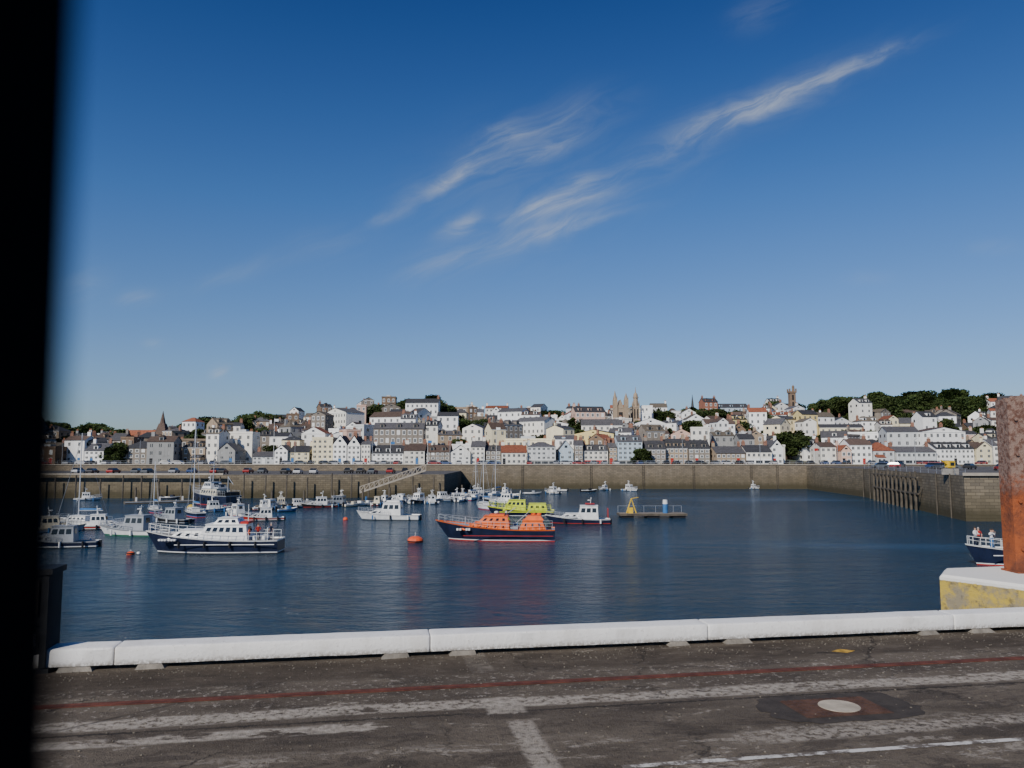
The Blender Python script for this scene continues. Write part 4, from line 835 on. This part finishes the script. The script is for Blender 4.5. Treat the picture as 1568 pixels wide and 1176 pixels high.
for i in range(-7,9): copseg(-1.05+i*3.73,-1.05+(i+1)*3.73)
m,t,b=newmat('worn_white_line'); v=t.coord(); nn=t.noise(v,6,6,.7); f=t.ramp(nn,.42,.55)
t.link(t.mix(f,(.11,.092,.072),(.52,.50,.46)),b.inputs['Base Color']); b.inputs['Roughness'].default_value=.8
mb=MB(); mb.add([(.2,-3.97,.004),(30,-3.97,.004),(30,-3.90,.004),(.2,-3.90,.004)],[(0,1,2,3)],m); qobj(mb,'painted_line')
mu,mv=toq(W(1285,1083,QZ)); PATCH=mat('tarmac_patch',(.048,.039,.031),.9,.3,6,bump=.5); RUST2=mat('manhole_frame',(.085,.045,.03),.85,.4,6,bump=.4); LID=mat('manhole_lid',(.40,.35,.27),.85,.25,5,bump=.4)
mb=MB(); rr=random.Random(4); pts=[]
for i in range(48):
    a=2*PI*i/48; rx=.95; ry=.42; k=(abs(math.cos(a))**4+abs(math.sin(a))**4)**-.25*(1+rr.uniform(-.07,.07)); pts.append((mu+math.cos(a)*rx*k*.85,mv+math.sin(a)*ry*k,.004))
mb.add(pts,[tuple(range(48))],PATCH)
mb.box(mu-.50,mu+.42,mv-.27,mv+.27,.0045,.008,RUST2)
for i in range(13):
    for j in range(7):
        x=mu-.46+i*.07; y=mv-.23+j*.08
        if (x-mu)**2+(y-mv)**2>.25**2: mb.box(x-.02,x+.02,y-.02,y+.02,.008,.013,RUST2)
mb.tube((mu,mv,.006),(mu,mv,.016),.205,.20,32,LID); mb.tube((mu,mv,.0075),(mu,mv,.012),.23,.23,32,RUST2)
qobj(mb,'manhole_cover')
ym=toq(W(1290,997,QZ)); YP=mat('yellow_paint_mark',(.45,.27,.04),.8,.5,8)
mb=MB(); mb.add([(ym[0]-.16,ym[1],.004),(ym[0],ym[1]-.11,.004),(ym[0]+.17,ym[1]-.02,.004),(ym[0]+.02,ym[1]+.10,.004)],[(0,1,2,3)],YP); qobj(mb,'painted_marker')
mb=MB(); rr=random.Random(9); GR=mat('grit',(.17,.15,.12),.95,.4,20)
for i in range(1600):
    x=rr.uniform(-6,9); y=-abs(rr.gauss(0,.35))-.02 if i<700 else rr.uniform(-4.5,0); r=rr.uniform(.003,.012); mb.ell((x,y,r*.5),(r*rr.uniform(.7,1.4),r,r*.7),GR,5,4)
qobj(mb,'grit')
DS=mat('dark_steel',(.022,.023,.025),.6,.4,4,spec=.4,bump=.3)
mb=MB(); uL,vL=toq(W(112,1002,QZ)); x1=uL; x0=uL-.46
mb.box(x0,x1,.0,.4,0,1.12,DS); mb.box(x0-.03,x1+.03,-.03,.43,1.122,1.19,DS); mb.box(x0-.04,x1+.04,-.04,.44,0,.05,DS)
for xx in (x0,x1-.07): mb.box(xx,xx+.07,-.035,-.002,.06,1.11,DS)
mb.box(x0+.07,x1-.07,-.03,-.002,.55,.61,DS); mb.box(x0+.11,x1-.11,-.02,-.002,.66,1.05,PILE); mb.tube((x1-.12,-.05,.3),(x1-.12,-.05,.45),.015,.015,6,STEEL)
qobj(mb,'steel_cabinet')
m,t,b=newmat('yellow_concrete'); v=t.coord(); s=t.sep(v); nn=t.noise(v,2.2,6,.7); n2=t.noise(v,9,5,.7)
c=t.mix(t.ramp(nn,.42,.58),(.26,.22,.14),(.50,.36,.06)); c=t.mix(t.m('MULTIPLY',t.ramp(n2,.5,.68),.7),c,(.09,.08,.06))
g=t.n.new('ShaderNodeNewGeometry').outputs['Position']; gz=t.sep(g)[2]; c=t.mix(t.ramp(t.m('ADD',gz,t.m('MULTIPLY',n2,.05)),7.985,8.0),c,(.72,.70,.64))
t.link(c,b.inputs['Base Color']); b.inputs['Roughness'].default_value=.85; t.link(t.bump(n2,.5,.03),b.inputs['Normal'])
poly=[(7.92,12.42),(15.2,13.75),(14.5,15.9),(7.62,14.4),(7.14,13.65)]
n=len(poly); zt=8.05; mb=MB(); ctr=Vector((11,14,0))
def ins(p,k): q=Vector((p[0],p[1],0)); d=(ctr-q).normalized(); q+=d*k; return q
vs=[(x,y,-3) for x,y in poly]+[(x,y,zt-.04) for x,y in poly]+[(ins(p_,.05).x,ins(p_,.05).y,zt) for p_ in poly]
mb.add(vs,[(i,(i+1)%n,n+(i+1)%n,n+i) for i in range(n)]+[(n+i,n+(i+1)%n,2*n+(i+1)%n,2*n+i) for i in range(n)]+[tuple(range(2*n,3*n))],m); mb.obj('quay_buttress')
m,t,b=newmat('rust_pile'); v=t.coord(); g=t.sep(v); nn=t.noise(v,2.5,7,.7); n2=t.noise(v,11,5,.7)
c=t.mix(t.ramp(nn,.38,.62),(.34,.085,.022),(.15,.045,.02)); f=t.ramp(t.m('ADD',g[2],t.m('MULTIPLY',nn,1.2)),1.9,2.3)
c=t.mix(f,c,t.mix(t.ramp(n2,.45,.6),(.24,.16,.125),(.13,.06,.04))); c=t.mix(t.m('MULTIPLY',t.ramp(n2,.58,.7),.6),c,(.05,.025,.015))
t.link(c,b.inputs['Base Color']); b.inputs['Roughness'].default_value=.9; t.link(t.bump(n2,.8,.04),b.inputs['Normal'])
mb=MB(); hp=3.0
mb.box(0,.055,-.16,.14,0,hp-.05,m); mb.box(.75,.80,-.16,.14,0,hp,m); mb.box(.055,.75,-.03,.03,0,hp-.02,m); mb.box(-.02,.84,-.28,.2,0,.03,m)
mb.box(.0,.8,-.205,-.162,.03,hp-.1,m); mb.hexa([(0,-.205,hp-.1),(.8,-.205,hp-.1),(.8,-.162,hp-.1),(0,-.162,hp-.1)],[(.09,-.205,hp),(.74,-.205,hp+.03),(.74,-.162,hp+.03),(.09,-.162,hp)],m)
for z in (.4,1.2,2.0,2.6): mb.tube((.12,-.24,z),(.12,-.205,z),.03,.03,8,m); mb.tube((.68,-.24,z),(.68,-.205,z),.03,.03,8,m)
pp=A(1527,868,14.1); mb.obj('rusty_steel_pile',(pp.x+.14,14.0,8.05),.0)
# ------------------------------------------------------------------ coach the photograph was taken from
CB=mat('coach_black_trim',(.006,.006,.007),.9,.2,3,spec=.05); CP=mat('coach_panel',(.55,.55,.55),.35,.05,1); CI=mat('coach_interior',(.015,.015,.017),.95,spec=.05)
mb=MB(); y0,y1=.055,.085
mb.box(-7,4.5,y0,y1,7.85,9.25,CP); mb.box(-7,4.5,y0,y1,10.75,11.0,CP); mb.box(-7,4.5,-2.4,y1,11.0,11.08,CP,CP); mb.box(-7,4.5,-2.35,y0,7.8,7.85,CI)
mb.box(-7,4.5,-2.4,-2.35,7.85,11.0,CI); mb.box(-7,-6.95,-2.35,y0,7.85,11.0,CI); mb.box(4.45,4.5,-2.35,y0,7.85,11.0,CI)
e0=A(80,1176,y1); e1=A(120,0,y1); sl=(e1.x-e0.x)/(e1.z-e0.z)
def ex(z): return e0.x+sl*(z-e0.z)
for (xo) in (0,-1.6,-3.2,-4.8):
    mb.hexa([(ex(9.25)+xo-.16,y0,9.25),(ex(9.25)+xo,y0,9.25),(ex(9.25)+xo,y1,9.25),(ex(9.25)+xo-.16,y1,9.25)],[(ex(10.75)+xo-.16,y0,10.75),(ex(10.75)+xo,y0,10.75),(ex(10.75)+xo,y1,10.75),(ex(10.75)+xo-.16,y1,10.75)],CB)
for x in (1.8,3.4): mb.box(x,x+.12,y0,y1,9.25,10.75,CB)
for x in (-4.5,2.8):
    for y in (-2.3,-.15): mb.tube((x,y,8.0),(x,y+.2,8.0),.5,.5,20,TYRE)
mb.obj('coach')
print('objects',len(bpy.data.objects))
